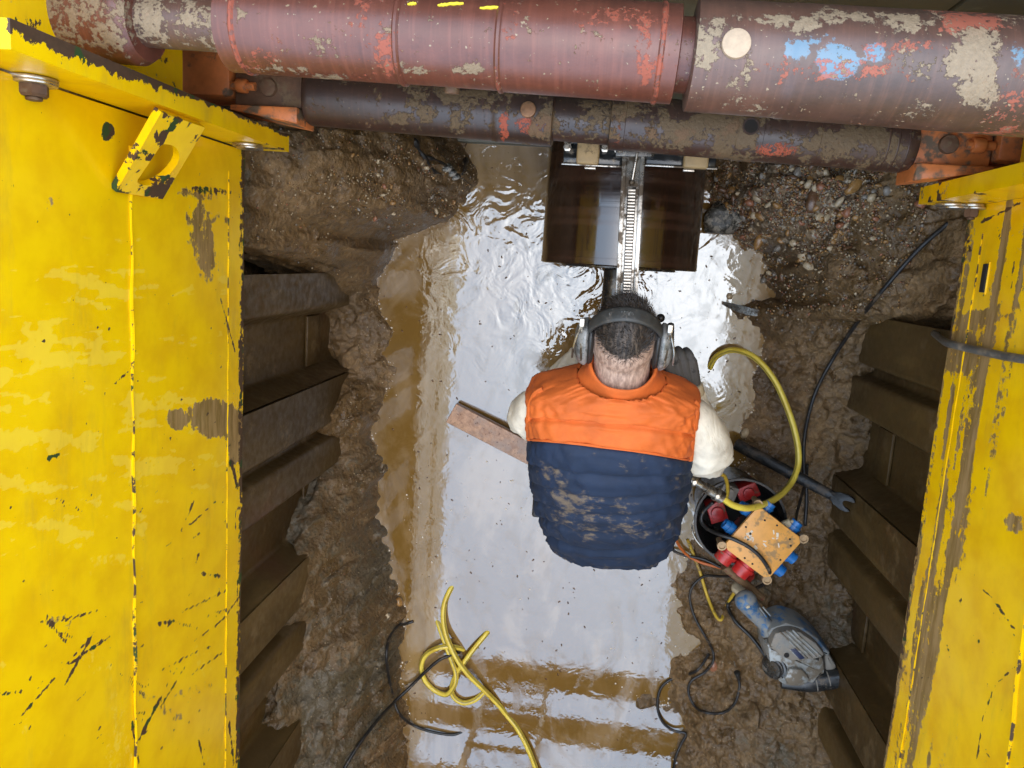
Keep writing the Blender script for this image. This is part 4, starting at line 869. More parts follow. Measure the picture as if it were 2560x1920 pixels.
def vsurf(s, an, lift=.006):
    cx, sx = math.cos(an), math.sin(an); c_, hw, hd, fw = ring_at(min(s, len(SP) - 1.001)); nb = ring_at(min(s + .05, 10.99))[0] - ring_at(max(s - .05, 0))[0]; nb.normalize(); bk = Vector((1, 0, 0)).cross(nb).normalized()
    if bk.z < 0: bk = -bk
    e = 3.0; rx = math.copysign(abs(cx) ** (2 / e), cx); ry = math.copysign(abs(sx) ** (2 / e), sx)
    return c_ + Vector((rx * hw, 0, 0)) + bk * (ry * hd) + Vector((0, fw * abs(rx) ** 2.2, -.02 * abs(rx) ** 3)) + (Vector((rx * .6, 0, 0)) + bk * ry).normalized() * lift
_ss = np.linspace(.6, 10.95, 160); _an = np.linspace(.0, math.pi, 37)
_tab = [survey([vsurf(q, a_) for q in _ss]) for a_ in _an]
def seam_table(yc, tilt, sag):
    out = []
    for X_, Y_ in _tab:
        f = Y_ - (yc + tilt * (X_ - 1320) - sag * ((X_ - 1320) / 170) ** 2); k = np.argmax(f > 0) if (f > 0).any() else len(f) - 1
        out.append(float(_ss[k] if k == 0 else _ss[k - 1] + (_ss[k] - _ss[k - 1]) * (-f[k - 1]) / max(1e-6, f[k] - f[k - 1])))
    o = np.array(out); o[:3] = o[3]; o[-3:] = o[-4]; return np.convolve(np.pad(o, 2, 'edge'), np.ones(5) / 5, 'valid')
SEAMT = [seam_table(*q) for q in ((915, .10, -6), (966, .13, -6), (1028, .06, 14), (1075, .02, 30), (1115, .0, 40), (1152, .0, 48), (1190, .0, 56))]   # stitch lines; the second parts orange from navy
def fold(an): an = an % (2 * math.pi); return an if an <= math.pi else 2 * math.pi - an
def seams_at(an): return [float(np.interp(fold(an), _an, t)) for t in SEAMT]
BOW = float(np.interp(math.pi / 2, _an, SEAMT[1]))
# the orange / navy boundary follows the bowed stitch line: shift by angle
_ring_at = ring_at
def make_vest():
    nu = 150
    def strip(name, mat, par, fa, fb, ns):
        V = []
        for a in range(ns + 1):
            for k in range(nu):
                an = 2 * math.pi * k / nu; V.append((fa(an) + (fb(an) - fa(an)) * a / ns, an))
        return vest_pts(name, mat, par, V, ns, nu)
    bow = lambda an: seams_at(an)[1]
    v = strip('vest', M_VNAVY, pe, bow, lambda an: 11.0, 66); y_ = strip('yoke', M_VORANGE, v, lambda an: 0., bow, 54); return v, y_
def vest_pts(name, mat, par, SA, ns, nu):
    V = []; D = []
    for (s, an) in SA:
        cx, sx = math.cos(an), math.sin(an); c_, hw, hd, fw = ring_at(min(s, len(SP) - 1.001)); nb = ring_at(min(s + .05, len(SP) - 1.001))[0] - ring_at(max(s - .05, 0))[0]; nb.normalize(); bk = Vector((1, 0, 0)).cross(nb).normalized()
        if bk.z < 0: bk = -bk
        e = 3.0; rx = math.copysign(abs(cx) ** (2 / e), cx); ry = math.copysign(abs(sx) ** (2 / e), sx)
        p = c_ + Vector((rx * hw, 0, 0)) + bk * (ry * hd) + Vector((0, fw * abs(rx) ** 2.2, -.02 * abs(rx) ** 3))
        d = min(abs(s - q) for q in seams_at(an)); puff = 1 - math.exp(-(d / .10) ** 2)
        wr = (vn(an * 5.0, s * 2.6, 0, 3) - .5) * .010 + (vn(an * 12 + s * 2, s * 1.1, 0, 7) - .5) * .007 * (1 + .6 * (s > 7)) + (vn(an * 24 + math.sin(s * 2) * 2, s * 3.5, 0, 9) - .5) * .004
        wr += .003 * math.sin(s * 5.2 + 3.0 * cx) * (s > 7) * min(1, (s - 7))
        out = (Vector((rx * .6, 0, 0)) + bk * ry).normalized(); p += out * (.011 * puff + float(wr) * (.35 + .65 * puff) + .004); V.append(p)
        back = max(0, sx); ss = np.array(s)
        mudn = .27 * back * (s > BOW - .1) + .40 * float(sstep(9.2, 10.9, ss)) * (.45 + .55 * max(0, -cx)) + .24 * math.exp(-((s - 6.2) / .9) ** 2 - ((cx + .25) / .28) ** 2) + .26 * math.exp(-((s - 4.9) / .6) ** 2 - ((cx + .62) / .2) ** 2) + .30 * math.exp(-((s - 4.4) / .7) ** 2 - ((cx - .75) / .16) ** 2) + .16 * math.exp(-((s - 7) / .5) ** 2 - ((cx - .25) / .14) ** 2)
        if s < BOW - .15: mudn = .02 + .45 * math.exp(-((s - BOW + .4) / .4) ** 2 - ((cx - .93) / .06) ** 2)
        D.append(mudn)
    F = []
    for a in range(ns):
        for k in range(nu): j = (k + 1) % nu; F.append((a * nu + k, a * nu + j, (a + 1) * nu + j, (a + 1) * nu + k))
    o = pydata(name, V, F, mat, par); set_attr(o, 'dirt', np.stack([np.array(D)] * 3, -1))
    m = o.modifiers.new('t', 'SOLIDIFY'); m.thickness = .006; m.offset = -1; return o
vest, yoke = make_vest()
# piping along the lower edge of the orange yoke and round the armholes
bm = bmesh.new(); sweep(bm, [vsurf(seams_at(a)[1] - .03, a, .008) for a in np.linspace(.05, math.pi - .05, 60)], .0038, 8); o = obj('piping', bm, M_VORANGE, vest); set_attr(o, 'dirt', (0, 0, 0))
for sg in (0, 1):
    bm = bmesh.new(); an_ = lambda t: (.42 if sg == 0 else math.pi - .42)
    sweep(bm, [vsurf(1.0 + (seams_at(.3 if sg == 0 else math.pi - .3)[1] - 1.0) * t, .30 if sg == 0 else math.pi - .30, .010) for t in np.linspace(0, 1, 30)], .009, 8); o = obj('armhole_binding', bm, M_VORANGE if True else M_VNAVY, vest); set_attr(o, 'dirt', (0, 0, 0))
# collar
V = []; F = []; nu = 56; nk = HU
for a, (dz, r, dd) in enumerate(((-.030, .112, .090), (-.014, .096, .082), (.004, .0875, .079), (.020, .0850, .0775), (.030, .0845, .077), (.034, .0805, .074), (.030, .0765, .071), (.0, .076, .070))):
    for k in range(nu):
        an = 2 * math.pi * k / nu; cx, sx = math.cos(an), math.sin(an); base = Vector((.076, -.262, .826)); ax = Vector((0, .72, .69)).normalized(); bk = Vector((0, -.69, .72)).normalized()
        V.append(base + ax * (dz + .010 * cx * cx) + Vector((cx * r, 0, 0)) + bk * (sx * dd) + ax * (.0025 * math.sin(an * 5)))
for a in range(7):
    for k in range(nu): j = (k + 1) % nu; F.append((a * nu + k, a * nu + j, (a + 1) * nu + j, (a + 1) * nu + k))
o = pydata('collar', V, F, M_VORANGE, vest); set_attr(o, 'dirt', (0, 0, 0))
# pale shirt tail below the hem, and the dark belt pouch at the left hip
bm = bmesh.new(); sweep(bm, [vsurf(10.95, a, .0) + Vector((0, -.004, -.012)) for a in np.linspace(.5, math.pi - .5, 40)], .007, 8); obj('shirt_tail', bm, M_SHIRT, pe)
bm = bmesh.new(); q = P(1158, 1085, z=.40); box(bm, q + Vector((-.008, -.035, -.05)), q + Vector((.04, .03, .05)), .008); box(bm, q + Vector((-.004, .05, -.02)), q + Vector((.04, .066, .03)), .004); obj('belt_pouch', bm, M_BLK, pe)
# sleeves: pale shirt, full and creased
def sleeve(pts, rads, name='sleeve', n=40, seedv=0):
    path = spline([Vector(p) for p in pts], 14); m = len(path); V = []; F = []; a = None
    rr = np.interp(np.linspace(0, len(rads) - 1, m), np.arange(len(rads)), rads)
    for i, p in enumerate(path):
        d = (path[min(i + 1, m - 1)] - path[max(i - 1, 0)]).normalized()
        if a is None: a = frame(d)[0]
        a = (a - d * a.dot(d)).normalized(); b = d.cross(a)
        for k in range(n):
            an = 2 * math.pi * k / n; t = i / m
            fade_ = min(1., max(0., (t - .12) * 4)); cr = 1 + fade_ * .16 * (float(vn(an * 1.2 + 3, t * 7 + an * .8, 0, seedv)) - .5) + fade_ * .22 * (float(ridge(an * 1.1 + t * 2.5, t * 6, 1.3, 2, seedv + 4)) - .6)
            V.append(p + (a * math.cos(an) + b * math.sin(an)) * rr[i] * cr)
    for i in range(m - 1):
        for k in range(n): j = (k + 1) % n; F.append((i * n + k, i * n + j, (i + 1) * n + j, (i + 1) * n + k))
    F.append(tuple(range(n))[::-1]); F.append(tuple(range((m - 1) * n, m * n))); return pydata(name, V, F, M_SHIRT, pe)
sleeve([(-.06, -.37, .735), (-.120, -.38, .728), (-.152, -.412, .672), (-.165, -.44, .58), (-.150, -.42, .515), (-.07, -.31, .50), (-.03, -.26, .52)], [.048, .060, .066, .062, .056, .045, .038], seedv=2)
sleeve([(.20, -.36, .735), (.262, -.378, .728), (.300, -.425, .680), (.328, -.482, .625), (.342, -.502, .600), (.328, -.44, .615), (.285, -.345, .655), (.265, -.318, .668)], [.050, .062, .070, .072, .064, .050, .036, .032], seedv=5)
# trousers and boots under the vest
def limb(name, pts, r, mat):
    bm = bmesh.new(); path = spline([Vector(p) for p in pts], 8); sweep(bm, path, lambda t: float(np.interp(t, np.linspace(0, 1, len(r)), r)), 20); return obj(name, bm, mat, pe, sharp=False)
tv = []; 
limb('trouser_leg', [(.02, -.80, .36), (-.03, -.60, .26), (-.062, -.40, .15), (-.055, -.47, .085), (-.02, -.70, .075)], [.115, .10, .075, .07, .058], M_TROU)
limb('trouser_leg', [(.15, -.79, .36), (.20, -.58, .26), (.242, -.38, .155), (.235, -.45, .09), (.19, -.68, .08)], [.115, .10, .075, .07, .058], M_TROU)
limb('trouser_seat', [(.085, -.62, .44), (.085, -.70, .40), (.088, -.77, .35), (.09, -.80, .32)], [.11, .145, .14, .08], M_TROU)
for s, xx in ((0, -.008), (1, .178)):
    limb('boot', [(xx, -.70, .075), (xx, -.78, .06), (xx, -.86, .045), (xx, -.89, .04)], [.055, .056, .05, .028], M_BOOT)
# right glove: palm, four bent fingers, thumb, fused; grips the crank handle
W = Vector(sk['wr']); gc = P(1470, 785, z=.705)
ax_h = (hd - (gp + Vector((-.012, -.02, -.02)))).normalized()           # handle axis
kn_d = (gc - W).normalized(); side = ax_h
def hand(W, gc, ax_h, palm_n, sgn, name, mat):
    bm = bmesh.new()
    def chain(pts, rr):
        path = spline([Vector(p) for p in pts], 5); sweep(bm, path, lambda t: float(np.interp(t, np.linspace(0, 1, len(rr)), rr)), 12); ball(bm, path[-1], rr[-1], 2); ball(bm, path[0], rr[0], 2)
    kd = (gc - W).normalized(); pn = palm_n
    for i in range(4):
        off = ax_h * ((i - 1.5) * .0215); k0 = gc + off + kd * .022 + pn * .012
        chain([W + off * .45, W.lerp(gc, .55) + off * .8 + pn * .006, k0], [.021, .0185, .0150])
        ln = (.9, 1.0, .95, .78)[i]
        chain([k0, k0 + kd * .024 * ln - pn * .006, k0 + kd * .030 * ln - pn * .030, k0 + kd * .012 * ln - pn * .046, k0 - kd * .008 * ln - pn * .042], [.0116, .0110, .0104, .0098, .009])
    t0 = W.lerp(gc, .35) - ax_h * sgn * .030; chain([W.lerp(gc, .15) - ax_h * sgn * .014, t0 - pn * .006, t0 + kd * .030 - ax_h * sgn * .012 - pn * .016, t0 + kd * .052 - ax_h * sgn * .002 - pn * .028], [.018, .0155, .0130, .0115])
    chain([W - kd * .045, W - kd * .02, W, W + kd * .015], [.034, .032, .029, .026])
    me = bpy.data.meshes.new('h'); bm.to_mesh(me); bm.free(); o = bpy.data.objects.new('h', me); COL.objects.link(o); m = o.modifiers.new('r', 'REMESH'); m.mode = 'VOXEL'; m.voxel_size = .002; m.use_smooth_shade = True
    s_ = o.modifiers.new('s', 'SMOOTH'); s_.iterations = 3; s_.factor = .5
    dg = bpy.context.evaluated_depsgraph_get(); dg.update(); m2 = bpy.data.meshes.new_from_object(o.evaluated_get(dg)); bpy.data.objects.remove(o); return finish(bpy.data.objects.new(name, biggest(m2)), mat, pe)
pn = (Vector((.55, -.1, .85)) - ax_h * Vector((.55, -.1, .85)).dot(ax_h)).normalized()
hand(P(1484, 850, z=.685), P(1470, 797, z=.70), Vector((.93, .12, -.25)).normalized(), Vector((.22, -.12, .97)).normalized(), 1, 'glove', M_GLOVE)
hand(Vector(sk['wl']), Vector((.02, -.205, .54)), Vector((1, .1, 0)).normalized(), Vector((0, 0, 1)), -1, 'glove', M_GLOVE)
bm = bmesh.new(); q = P(1490, 845, z=.685); lathe(bm, q + Vector((.004, -.012, -.004)), q + Vector((-.006, .016, .004)), [(0, .036), (.004, .038), (.026, .038), (.03, .035)], 28); obj('cuff', bm, M_WHITEP, pe)
# ear defenders
ear = bpy.data.objects.new('ear_defenders', None); COL.objects.link(ear); setpar(ear, pe)
bd = (HU * .93 + HB * .36).normalized(); bw = Vector((1, 0, 0)).cross(bd).normalized()
V = []; F = []; ns = 48
for k in range(ns + 1):
    an = math.pi * k / ns; ctr = HC + Vector((math.cos(an) * .089, 0, 0)) + bd * (math.sin(an) ** .85 * .130 - .012); ro = Vector((math.cos(an), 0, 0)) + bd * math.sin(an); ro.normalize()
    for (wq, tq) in ((-.019, -.002), (-.0185, .0035), (-.012, .0055), (0, .0062), (.012, .0055), (.0185, .0035), (.019, -.002), (0, -.003)): V.append(ctr + bw * wq * (1 - .25 * abs(math.cos(an)) ** 4) + ro * tq)
for k in range(ns):
    for j in range(8): F.append((k * 8 + j, k * 8 + (j + 1) % 8, (k + 1) * 8 + (j + 1) % 8, (k + 1) * 8 + j))
pydata('headband', V, F, M_BAND, ear)
for s in (-1, 1):
    cc = HC + Vector((s * .094, 0, 0)) - HU * .018 + HB * .004
    bm = bmesh.new(); vsb = bmesh.ops.create_icosphere(bm, subdivisions=4, radius=1)['verts']
    for v in vsb:
        x, u, b = v.co; e = .72
        x, u, b = [math.copysign(abs(t) ** e, t) for t in (x, u, b)]
        xo = x * s                                                       # outward
        rim = (1 - .18 * max(0, xo)) ; v.co = cc + Vector((s * xo * (.026 if xo > 0 else .012), 0, 0)) + HU * (u * .061 * rim) + HB * (b * .045 * rim)
    cup = obj('ear_cup', bm, M_MUFF, ear, sharp=False)
    bm = bmesh.new(); vsb = bmesh.ops.create_icosphere(bm, subdivisions=3, radius=1)['verts']
    for v in vsb:
        x, u, b = [math.copysign(abs(t) ** .7, t) for t in v.co]; v.co = cc - Vector((s * .014, 0, 0)) + Vector((x * .010, 0, 0)) + HU * (u * .058) + HB * (b * .043)
    obj('cushion', bm, M_BLK, ear, sharp=False)
    bm = bmesh.new(); a_ = cc + Vector((s * .010, 0, 0)) + HU * .066 + HB * .012; b1 = cc + Vector((s * .028, 0, 0)) - HU * .022 + HB * .038; b2 = cc + Vector((s * .006, 0, 0)) - HU * .022 + HB * .046
    sweep(bm, spline([a_, a_.lerp(b1, .5) + HB * .012 + Vector((s * .006, 0, 0)), b1], 6), .0026, 8); sweep(bm, spline([a_, a_.lerp(b2, .5) + HB * .010, b2], 6), .0026, 8); obj('yoke_wire', bm, M_CHROME, ear)
    bm = bmesh.new(); box(bm, (-.006, -.010, -.006), (.006, .010, .006), .002, Matrix.Translation(a_ + HU * .004)); obj('clip', bm, M_ZINC, ear)
# worn print on the headband: a roundel and a row of pale strokes
bm = bmesh.new()
def onband(an, wq, t=.0066): return HC + Vector((math.cos(an) * .089, 0, 0)) + bd * (math.sin(an) ** .85 * .130 - .012) + bw * wq + (Vector((math.cos(an), 0, 0)) + bd * math.sin(an)).normalized() * t
for (a0, w0, a1, w1, r_) in [(1.72, .003, 1.71, .003, .0030), (1.66, -.003, 1.66, .004, .0009), (1.66, .004, 1.635, .004, .0009), (1.61, -.003, 1.61, .004, .0009), (1.585, -.003, 1.585, .004, .0009), (1.56, 0, 1.535, 0, .0009), (1.56, -.003, 1.535, -.003, .0009), (1.515, -.003, 1.515, .004, .0009), (1.49, -.003, 1.49, .003, .0009), (1.465, .003, 1.44, -.003, .0009), (2.02, .001, 2.0, .001, .0034)]:
    sweep(bm, [onband(a0, -w0), onband((a0 + a1) / 2, -(w0 + w1) / 2), onband(a1, -w1)], r_, 6)
obj('band_print', bm, M_MUFF, ear)
# ------------------------------------------------------------------ things in the trench
# plank
pk = [P(985, 872, z=.045), P(963, 912, z=.045), P(1175, 1022, z=.075), P(1158, 962, z=.075)]
bm = bmesh.new(); hi = [bm.verts.new(p) for p in pk]; lo = [bm.verts.new(p - Vector((0, 0, .032))) for p in pk]
bm.faces.new(hi); bm.faces.new(lo[::-1])
for i in range(4): bm.faces.new((hi[i], hi[(i + 1) % 4], lo[(i + 1) % 4], lo[i]))
bmesh.ops.bevel(bm, geom=bm.edges[:], offset=.002, segments=1, affect='EDGES')
tag(obj('plank', bm, M_PLANK), 'pinkish-brown stained plank lying in the water under the left elbow', 'plank')
# hoses and cables
def stripe_tube(name, pts, r, par=None, n=12, sub=10):
    bm = bmesh.new(); path = spline(pts, sub); sweep(bm, path, r, n); o = obj(name, bm, M_YHOSE, par, sharp=False)
    k = np.arange(len(o.data.vertices)) % n; set_attr(o, 'stripe', np.stack([((k == 2) | (k == n // 2 + 2)) * .75] * 3, -1)); return o
hz = thing('hose', 'thick yellow hose arching from the water over to the steel coupling on the right', 'hose', (.6, -.5, 0), 'yellow hoses')
HP = [P(1533, 800, z=-.02), P(1536, 788, z=.005), P(1550, 768, z=.03), P(1585, 756, z=.06), P(1630, 772, z=.10), P(1672, 820, z=.13), P(1704, 890, z=.15), P(1722, 955, z=.16), P(1724, 1005, z=.17), P(1706, 1048, z=.22), P(1670, 1080, z=.33), P(1622, 1097, z=.43), P(1585, 1092, z=.46), P(1556, 1072, z=.48)]
stripe_tube('hose_body', HP, .0105, hz)
ca, cb = P(1490, 1032, z=.50), P(1560, 1075, z=.48)
bm = bmesh.new(); L = (cb - ca).length; lathe(bm, ca, cb, [(0, .010), (0, .017), (.018, .017), (.018, .012), (.06, .012), (.06, .016), (L - .02, .016), (L - .02, .019), (L, .019), (L, .012)], 18); obj('coupling', bm, M_CHROME, hz)
for tq in (.12, .82): bm = bmesh.new(); p = ca.lerp(cb, tq); d = (cb - ca).normalized(); lathe(bm, p - d * .006, p + d * .006, [(0, .019), (.002, .021), (.010, .021), (.012, .019)], 18); cyl(bm, p + Vector((0, 0, .018)), p + Vector((0, 0, .028)), .006, 8); obj('clamp', bm, M_ZINC, hz)
stripe_tube('hose_body', [ca, P(1478, 1048, z=.44), P(1462, 1080, z=.36), P(1448, 1110, z=.30), P(1435, 1140, z=.2)], .010, hz)
hl_ = thing('hose', 'knotted yellow hose half sunk in the water at the lower left', 'hose', (-.35, -1.6, 0), 'yellow hoses')
def w3(L): return [P(a, b, z=c_) for a, b, c_ in L]
stripe_tube('hose_body', w3([(985, 1258, -.02), (972, 1275, .0), (960, 1305, .012), (958, 1340, .02), (965, 1375, .03), (985, 1420, .045), (1010, 1455, .04), (1040, 1485, .025), (1075, 1520, .008), (1095, 1545, -.004), (1115, 1570, .004), (1135, 1605, .014), (1150, 1640, .018), (1165, 1680, .02)]), .0105, hl_)
stripe_tube('hose_body', w3([(942, 1330, -.02), (948, 1350, .0), (960, 1385, .012), (975, 1425, .02), (985, 1455, .03), (982, 1480, .035), (965, 1500, .02), (940, 1492, .01), (918, 1470, .01), (910, 1440, .012), (920, 1415, .018), (945, 1400, .028), (975, 1397, .02), (1000, 1402, -.006), (1010, 1405, -.02)]), .0100, hl_)
stripe_tube('hose_body', w3([(1058, 1360, -.015), (1048, 1372, .004), (1025, 1400, .02), (1003, 1430, .032), (985, 1458, .022), (976, 1485, .014), (980, 1505, .012), (1000, 1518, .012), (1025, 1512, .008), (1045, 1495, -.004), (1055, 1485, -.015)]), .0100, hl_)
def cable(label, pts, r, mat, name='cable', group='cables on the trench floor', plug=None):
    o = tube(name, pts, r, mat, None, 8, 8); tag(o, label, 'cable', group); return o
cable('black cable running from the yellow knot to the lower left corner', [on_mud(735, 1675, .012), on_mud(770, 1615, .012), on_mud(810, 1560, .012), on_mud(850, 1515, .014), P(885, 1485, z=.03), P(920, 1450, z=.035), P(950, 1425, z=.035), P(975, 1415, z=.02), P(1000, 1405, z=-.01)], .0062, M_BLK)
cable('thin black cable looping down the left mud bank into the water', [P(893, 1342, z=.0), on_mud(880, 1343, .008), on_mud(862, 1348, .01), on_mud(845, 1370, .01), on_mud(838, 1410, .01), on_mud(842, 1450, .01), on_mud(852, 1500, .01), on_mud(865, 1535, .01), P(890, 1565, z=.012), P(930, 1580, z=.012), P(975, 1587, z=.008), P(1000, 1580, z=-.006)], .0058, M_BLK)
cb_ = thing('cable', 'black cable loop ending in a small plug on the lower right mud', 'cable', (.5, -1.4, 0), 'cables on the trench floor')
tube('cord', [P(1590, 1245, z=.14), on_mud(1555, 1238, .02), on_mud(1520, 1240, .012), on_mud(1495, 1262, .01), on_mud(1489, 1290, .01), on_mud(1500, 1330, .01), on_mud(1522, 1370, .01), on_mud(1538, 1400, .01), on_mud(1538, 1425, .01), on_mud(1520, 1447, .01), on_mud(1492, 1465, .01), on_mud(1486, 1490, .01), on_mud(1500, 1520, .01), on_mud(1525, 1533, .01), on_mud(1560, 1533, .01), on_mud(1585, 1513, .01), on_mud(1595, 1480, .01), on_mud(1594, 1462, .012)], .0048, M_BLK, cb_, 8)
a, b = on_mud(1594, 1462, .012), on_mud(1586, 1432, .014); d = (b - a).normalized()
bm = bmesh.new(); lathe(bm, a, b, [(0, .005), (.004, .008), (.024, .0085), (.026, .011), (.034, .011), (.036, .007)], 12); obj('plug', bm, M_BLK2, cb_)
bm = bmesh.new(); cyl(bm, b, b + d * .022, .0022, 8); obj('plug_pin', bm, M_ZINC, cb_)
cable('black cable curling from the right mud bank into the bottom puddle', [on_mud(1530, 1405, .016), on_mud(1505, 1440, .015), P(1475, 1460, z=.012), P(1445, 1470, z=.006), P(1425, 1492, z=.012), on_mud(1420, 1525, .01), on_mud(1432, 1555, .01), on_mud(1455, 1572, .01), on_mud(1480, 1578, .012), on_mud(1470, 1600, .012), on_mud(1458, 1630, .012), on_mud(1452, 1670, .012)], .0052, M_BLK)
cable('black cable sagging over the orange box lid toward the power tool', [P(1540, 1085, z=.36), P(1520, 1105, z=.34), P(1515, 1125, z=.34), P(1528, 1142, z=.36), P(1555, 1155, z=.40), P(1585, 1165, z=.418), P(1615, 1180, z=.424), P(1640, 1200, z=.424), P(1658, 1225, z=.415), P(1662, 1240, z=.39), P(1650, 1262, z=.24), P(1600, 1285, z=.14), on_mud(1570, 1300, .012), on_mud(1585, 1335, .012), on_mud(1620, 1370, .012), on_mud(1650, 1410, .012), P(1665, 1440, z=.12), P(1690, 1465, z=.12), P(1740, 1474, z=.15)], .0062, M_BLK)
cable('long dark cable lying along the foot of the right bank up to the yellow panel', [on_mud(1735, 1130, .018), on_mud(1738, 1060, .018), on_mud(1732, 1000, .018), on_mud(1735, 930, .018), on_mud(1755, 850, .018), on_mud(1790, 780, .018), on_mud(1835, 710, .018), on_mud(1880, 650, .018), on_mud(1930, 590, .018), on_mud(1985, 530, .018), on_mud(2040, 482, .018)], .0062, M_BLK)
cable('orange cable curving beside the navy vest down to the bucket', [P(1490, 1035, z=.46), P(1470, 1060, z=.40), P(1455, 1095, z=.3), P(1452, 1130, z=.2), P(1460, 1165, z=.1), P(1480, 1195, z=.04), P(1510, 1213, z=.03), P(1550, 1225, z=.05), P(1590, 1236, z=.10)], .0055, M_ORC)
cable('thin yellow cable hanging in a V beside the red plug', [P(1485, 1165, z=.0), P(1497, 1195, z=.02), P(1512, 1235, z=.03), P(1527, 1285, z=.035), on_mud(1543, 1322, .012), on_mud(1556, 1333, .012), P(1566, 1315, z=.06), P(1580, 1290, z=.11), P(1588, 1278, z=.14)], .0058, M_YELC)
cable('short black cable end curling out of the water below the man', [P(1452, 1175, z=.0), P(1456, 1190, z=.02), P(1480, 1200, z=.03), P(1520, 1208, z=.04), P(1560, 1228, z=.06), P(1600, 1250, z=.1)], .005, M_BLK)
cable('yellow and black lead dropping into the bucket beside the coupling', [P(1550, 1022, z=.45), P(1566, 1030, z=.42), P(1572, 1055, z=.36), P(1570, 1075, z=.30)], .006, M_YELC)
hr_ = tube('hose', [P(2018, 720, x=.86), P(2034, 733, z=.80), P(2050, 742, x=.765), P(2090, 752, x=.768), P(2140, 763, x=.768), P(2180, 771, x=.768), P(2240, 780, x=.768)], .0085, M_GREYHOSE, None, 10)
tag(hr_, 'grey-black hose hanging over the right yellow panel', 'hose')
# spanner: flat shank, open jaw at the lower end
sa, sb = P(1588, 958, z=.07), P(1838, 1092, z=.27)
sd = (sb - sa).normalized(); ss_ = Vector((0, 0, 1)).cross(sd).normalized(); up_ = sd.cross(ss_); Ms = Matrix((( sd.x, ss_.x, up_.x, sa.x), (sd.y, ss_.y, up_.y, sa.y), (sd.z, ss_.z, up_.z, sa.z), (0, 0, 0, 1))); Ls = (sb - sa).length
spn = thing('spanner', 'big black open-ended spanner lying across the right mud bank', 'spanner', sa)
bm = bmesh.new(); lathe(bm, sa, sa + sd * (Ls - .045), [(0, .012), (.004, .020), (.03, .0215), (.10, .0205), (Ls * .6, .0195), (Ls - .045, .016)], 16); 
for v in bm.verts: q = Ms.inverted() @ v.co; q.z *= .62; v.co = Ms @ q
obj('shank', bm, M_SPAN, spn)
bm = bmesh.new(); pol = [(-.045, -.014), (-.02, -.026), (.005, -.034), (.030, -.032), (.044, -.022), (.030, -.016), (.012, -.016), (.002, -.006), (.004, .008), (.016, .014), (.034, .012), (.046, .018), (.034, .030), (.010, .034), (-.018, .026), (-.045, .014)]
pol = [Vector((Ls + x * .85 - .03, y * .82)) for x, y in pol]; prism(bm, pol, -.010, .010, .003); 
for v in bm.verts: v.co = Ms @ v.co
obj('jaw', bm, M_SPAN, spn)
# bucket
bc = P(1600, 1130, z=.31); bk0 = Vector((bc.x, bc.y, .02))
bu = thing('bucket', 'black plastic bucket holding plugs and leads under the orange box', 'bucket', bk0)
bm = bmesh.new(); lathe(bm, bk0, bk0 + Vector((0, 0, .3)), [(.004, .08), (0, .108), (.004, .112), (.26, .138), (.262, .145), (.280, .147), (.284, .146), (.284, .139), (.262, .135), (.02, .108), (.02, .02)], 40, False); obj('shell', bm, M_BLK2, bu)
bm = bmesh.new(); hp = [bk0 + Vector((-.148 * math.cos(t), -.10 * math.sin(t) * 1.0 - .03, .262 + .02 * math.sin(t))) for t in np.linspace(0, math.pi, 20)]; sweep(bm, hp, .003, 8); obj('handle', bm, M_ZINC, bu)
bm = bmesh.new(); lathe(bm, bk0 + Vector((0, 0, .03)), bk0 + Vector((0, 0, .05)), [(0, .11), (.02, .112)], 32); obj('dregs', bm, M_VOID, bu)
def lead(label, pos, size, mat, cat='connector', rot=0, name='connector'):
    bm = bmesh.new(); box(bm, (-size[0] / 2, -size[1] / 2, 0), (size[0] / 2, size[1] / 2, size[2]), .004, Matrix.Translation(pos) @ Matrix.Rotation(rot, 4, 'Z')); bm2 = bm; cyl(bm, Vector(pos) + Vector((0, 0, size[2])), Vector(pos) + Vector((0, 0, size[2] + .012)), min(size[:2]) * .36, 16, .002); return tag(obj(name, bm, mat), label, cat)
lead('red block connector in the bucket at its far side', bk0 + Vector((.035, .075, .10)), (.07, .05, .09), M_REDP, rot=.5)
lead('grey block connector in the bucket behind the yellow hose', bk0 + Vector((-.03, .07, .10)), (.055, .05, .10), M_TOOLG, rot=-.3)
lead('dark red connector at the left inside the bucket', bk0 + Vector((-.055, -.01, .10)), (.06, .07, .07), M_REDP, rot=.4)
# power distribution box: tilted on the bucket rim
cz = .40; cT, cR_, cB, cL = P(1638, 1100, z=cz), P(1741, 1162, z=cz), P(1650, 1254, z=cz), P(1562, 1172, z=cz)
bx = thing('power_box', 'square orange power box with blue and red sockets on the bucket', 'power box', ((cT + cB) / 2 - Vector((0, 0, .09))))
cen = (cT + cR_ + cB + cL) / 4; ex = ((cR_ - cT) + (cB - cL)).normalized(); ey = (Vector((0, 0, 1)).cross(ex)).normalized(); wx_, wy_ = ((cR_ - cT).length + (cB - cL).length) / 4, ((cT - cL).length + (cR_ - cB).length) / 4
Mb = Matrix(((ex.x, ey.x, 0, cen.x), (ex.y, ey.y, 0, cen.y), (0, 0, 1, 0), (0, 0, 0, 1)))
def bxo(name, lo, hi, mat, bev=.003): bm = bmesh.new(); box(bm, lo, hi, bev, Mb); return obj(name, bm, mat, bx)
bxo('case', (-wx_ + .004, -wy_ + .004, cz - .085), (wx_ - .004, wy_ - .004, cz - .007), M_BLK2, .006); bm = bmesh.new()
cham = .015; lidp = [(-wx_ + cham, -wy_), (wx_ - cham, -wy_), (wx_, -wy_ + cham), (wx_, wy_ - cham), (wx_ - cham, wy_), (-wx_ + cham, wy_), (-wx_, wy_ - cham), (-wx_, -wy_ + cham)]
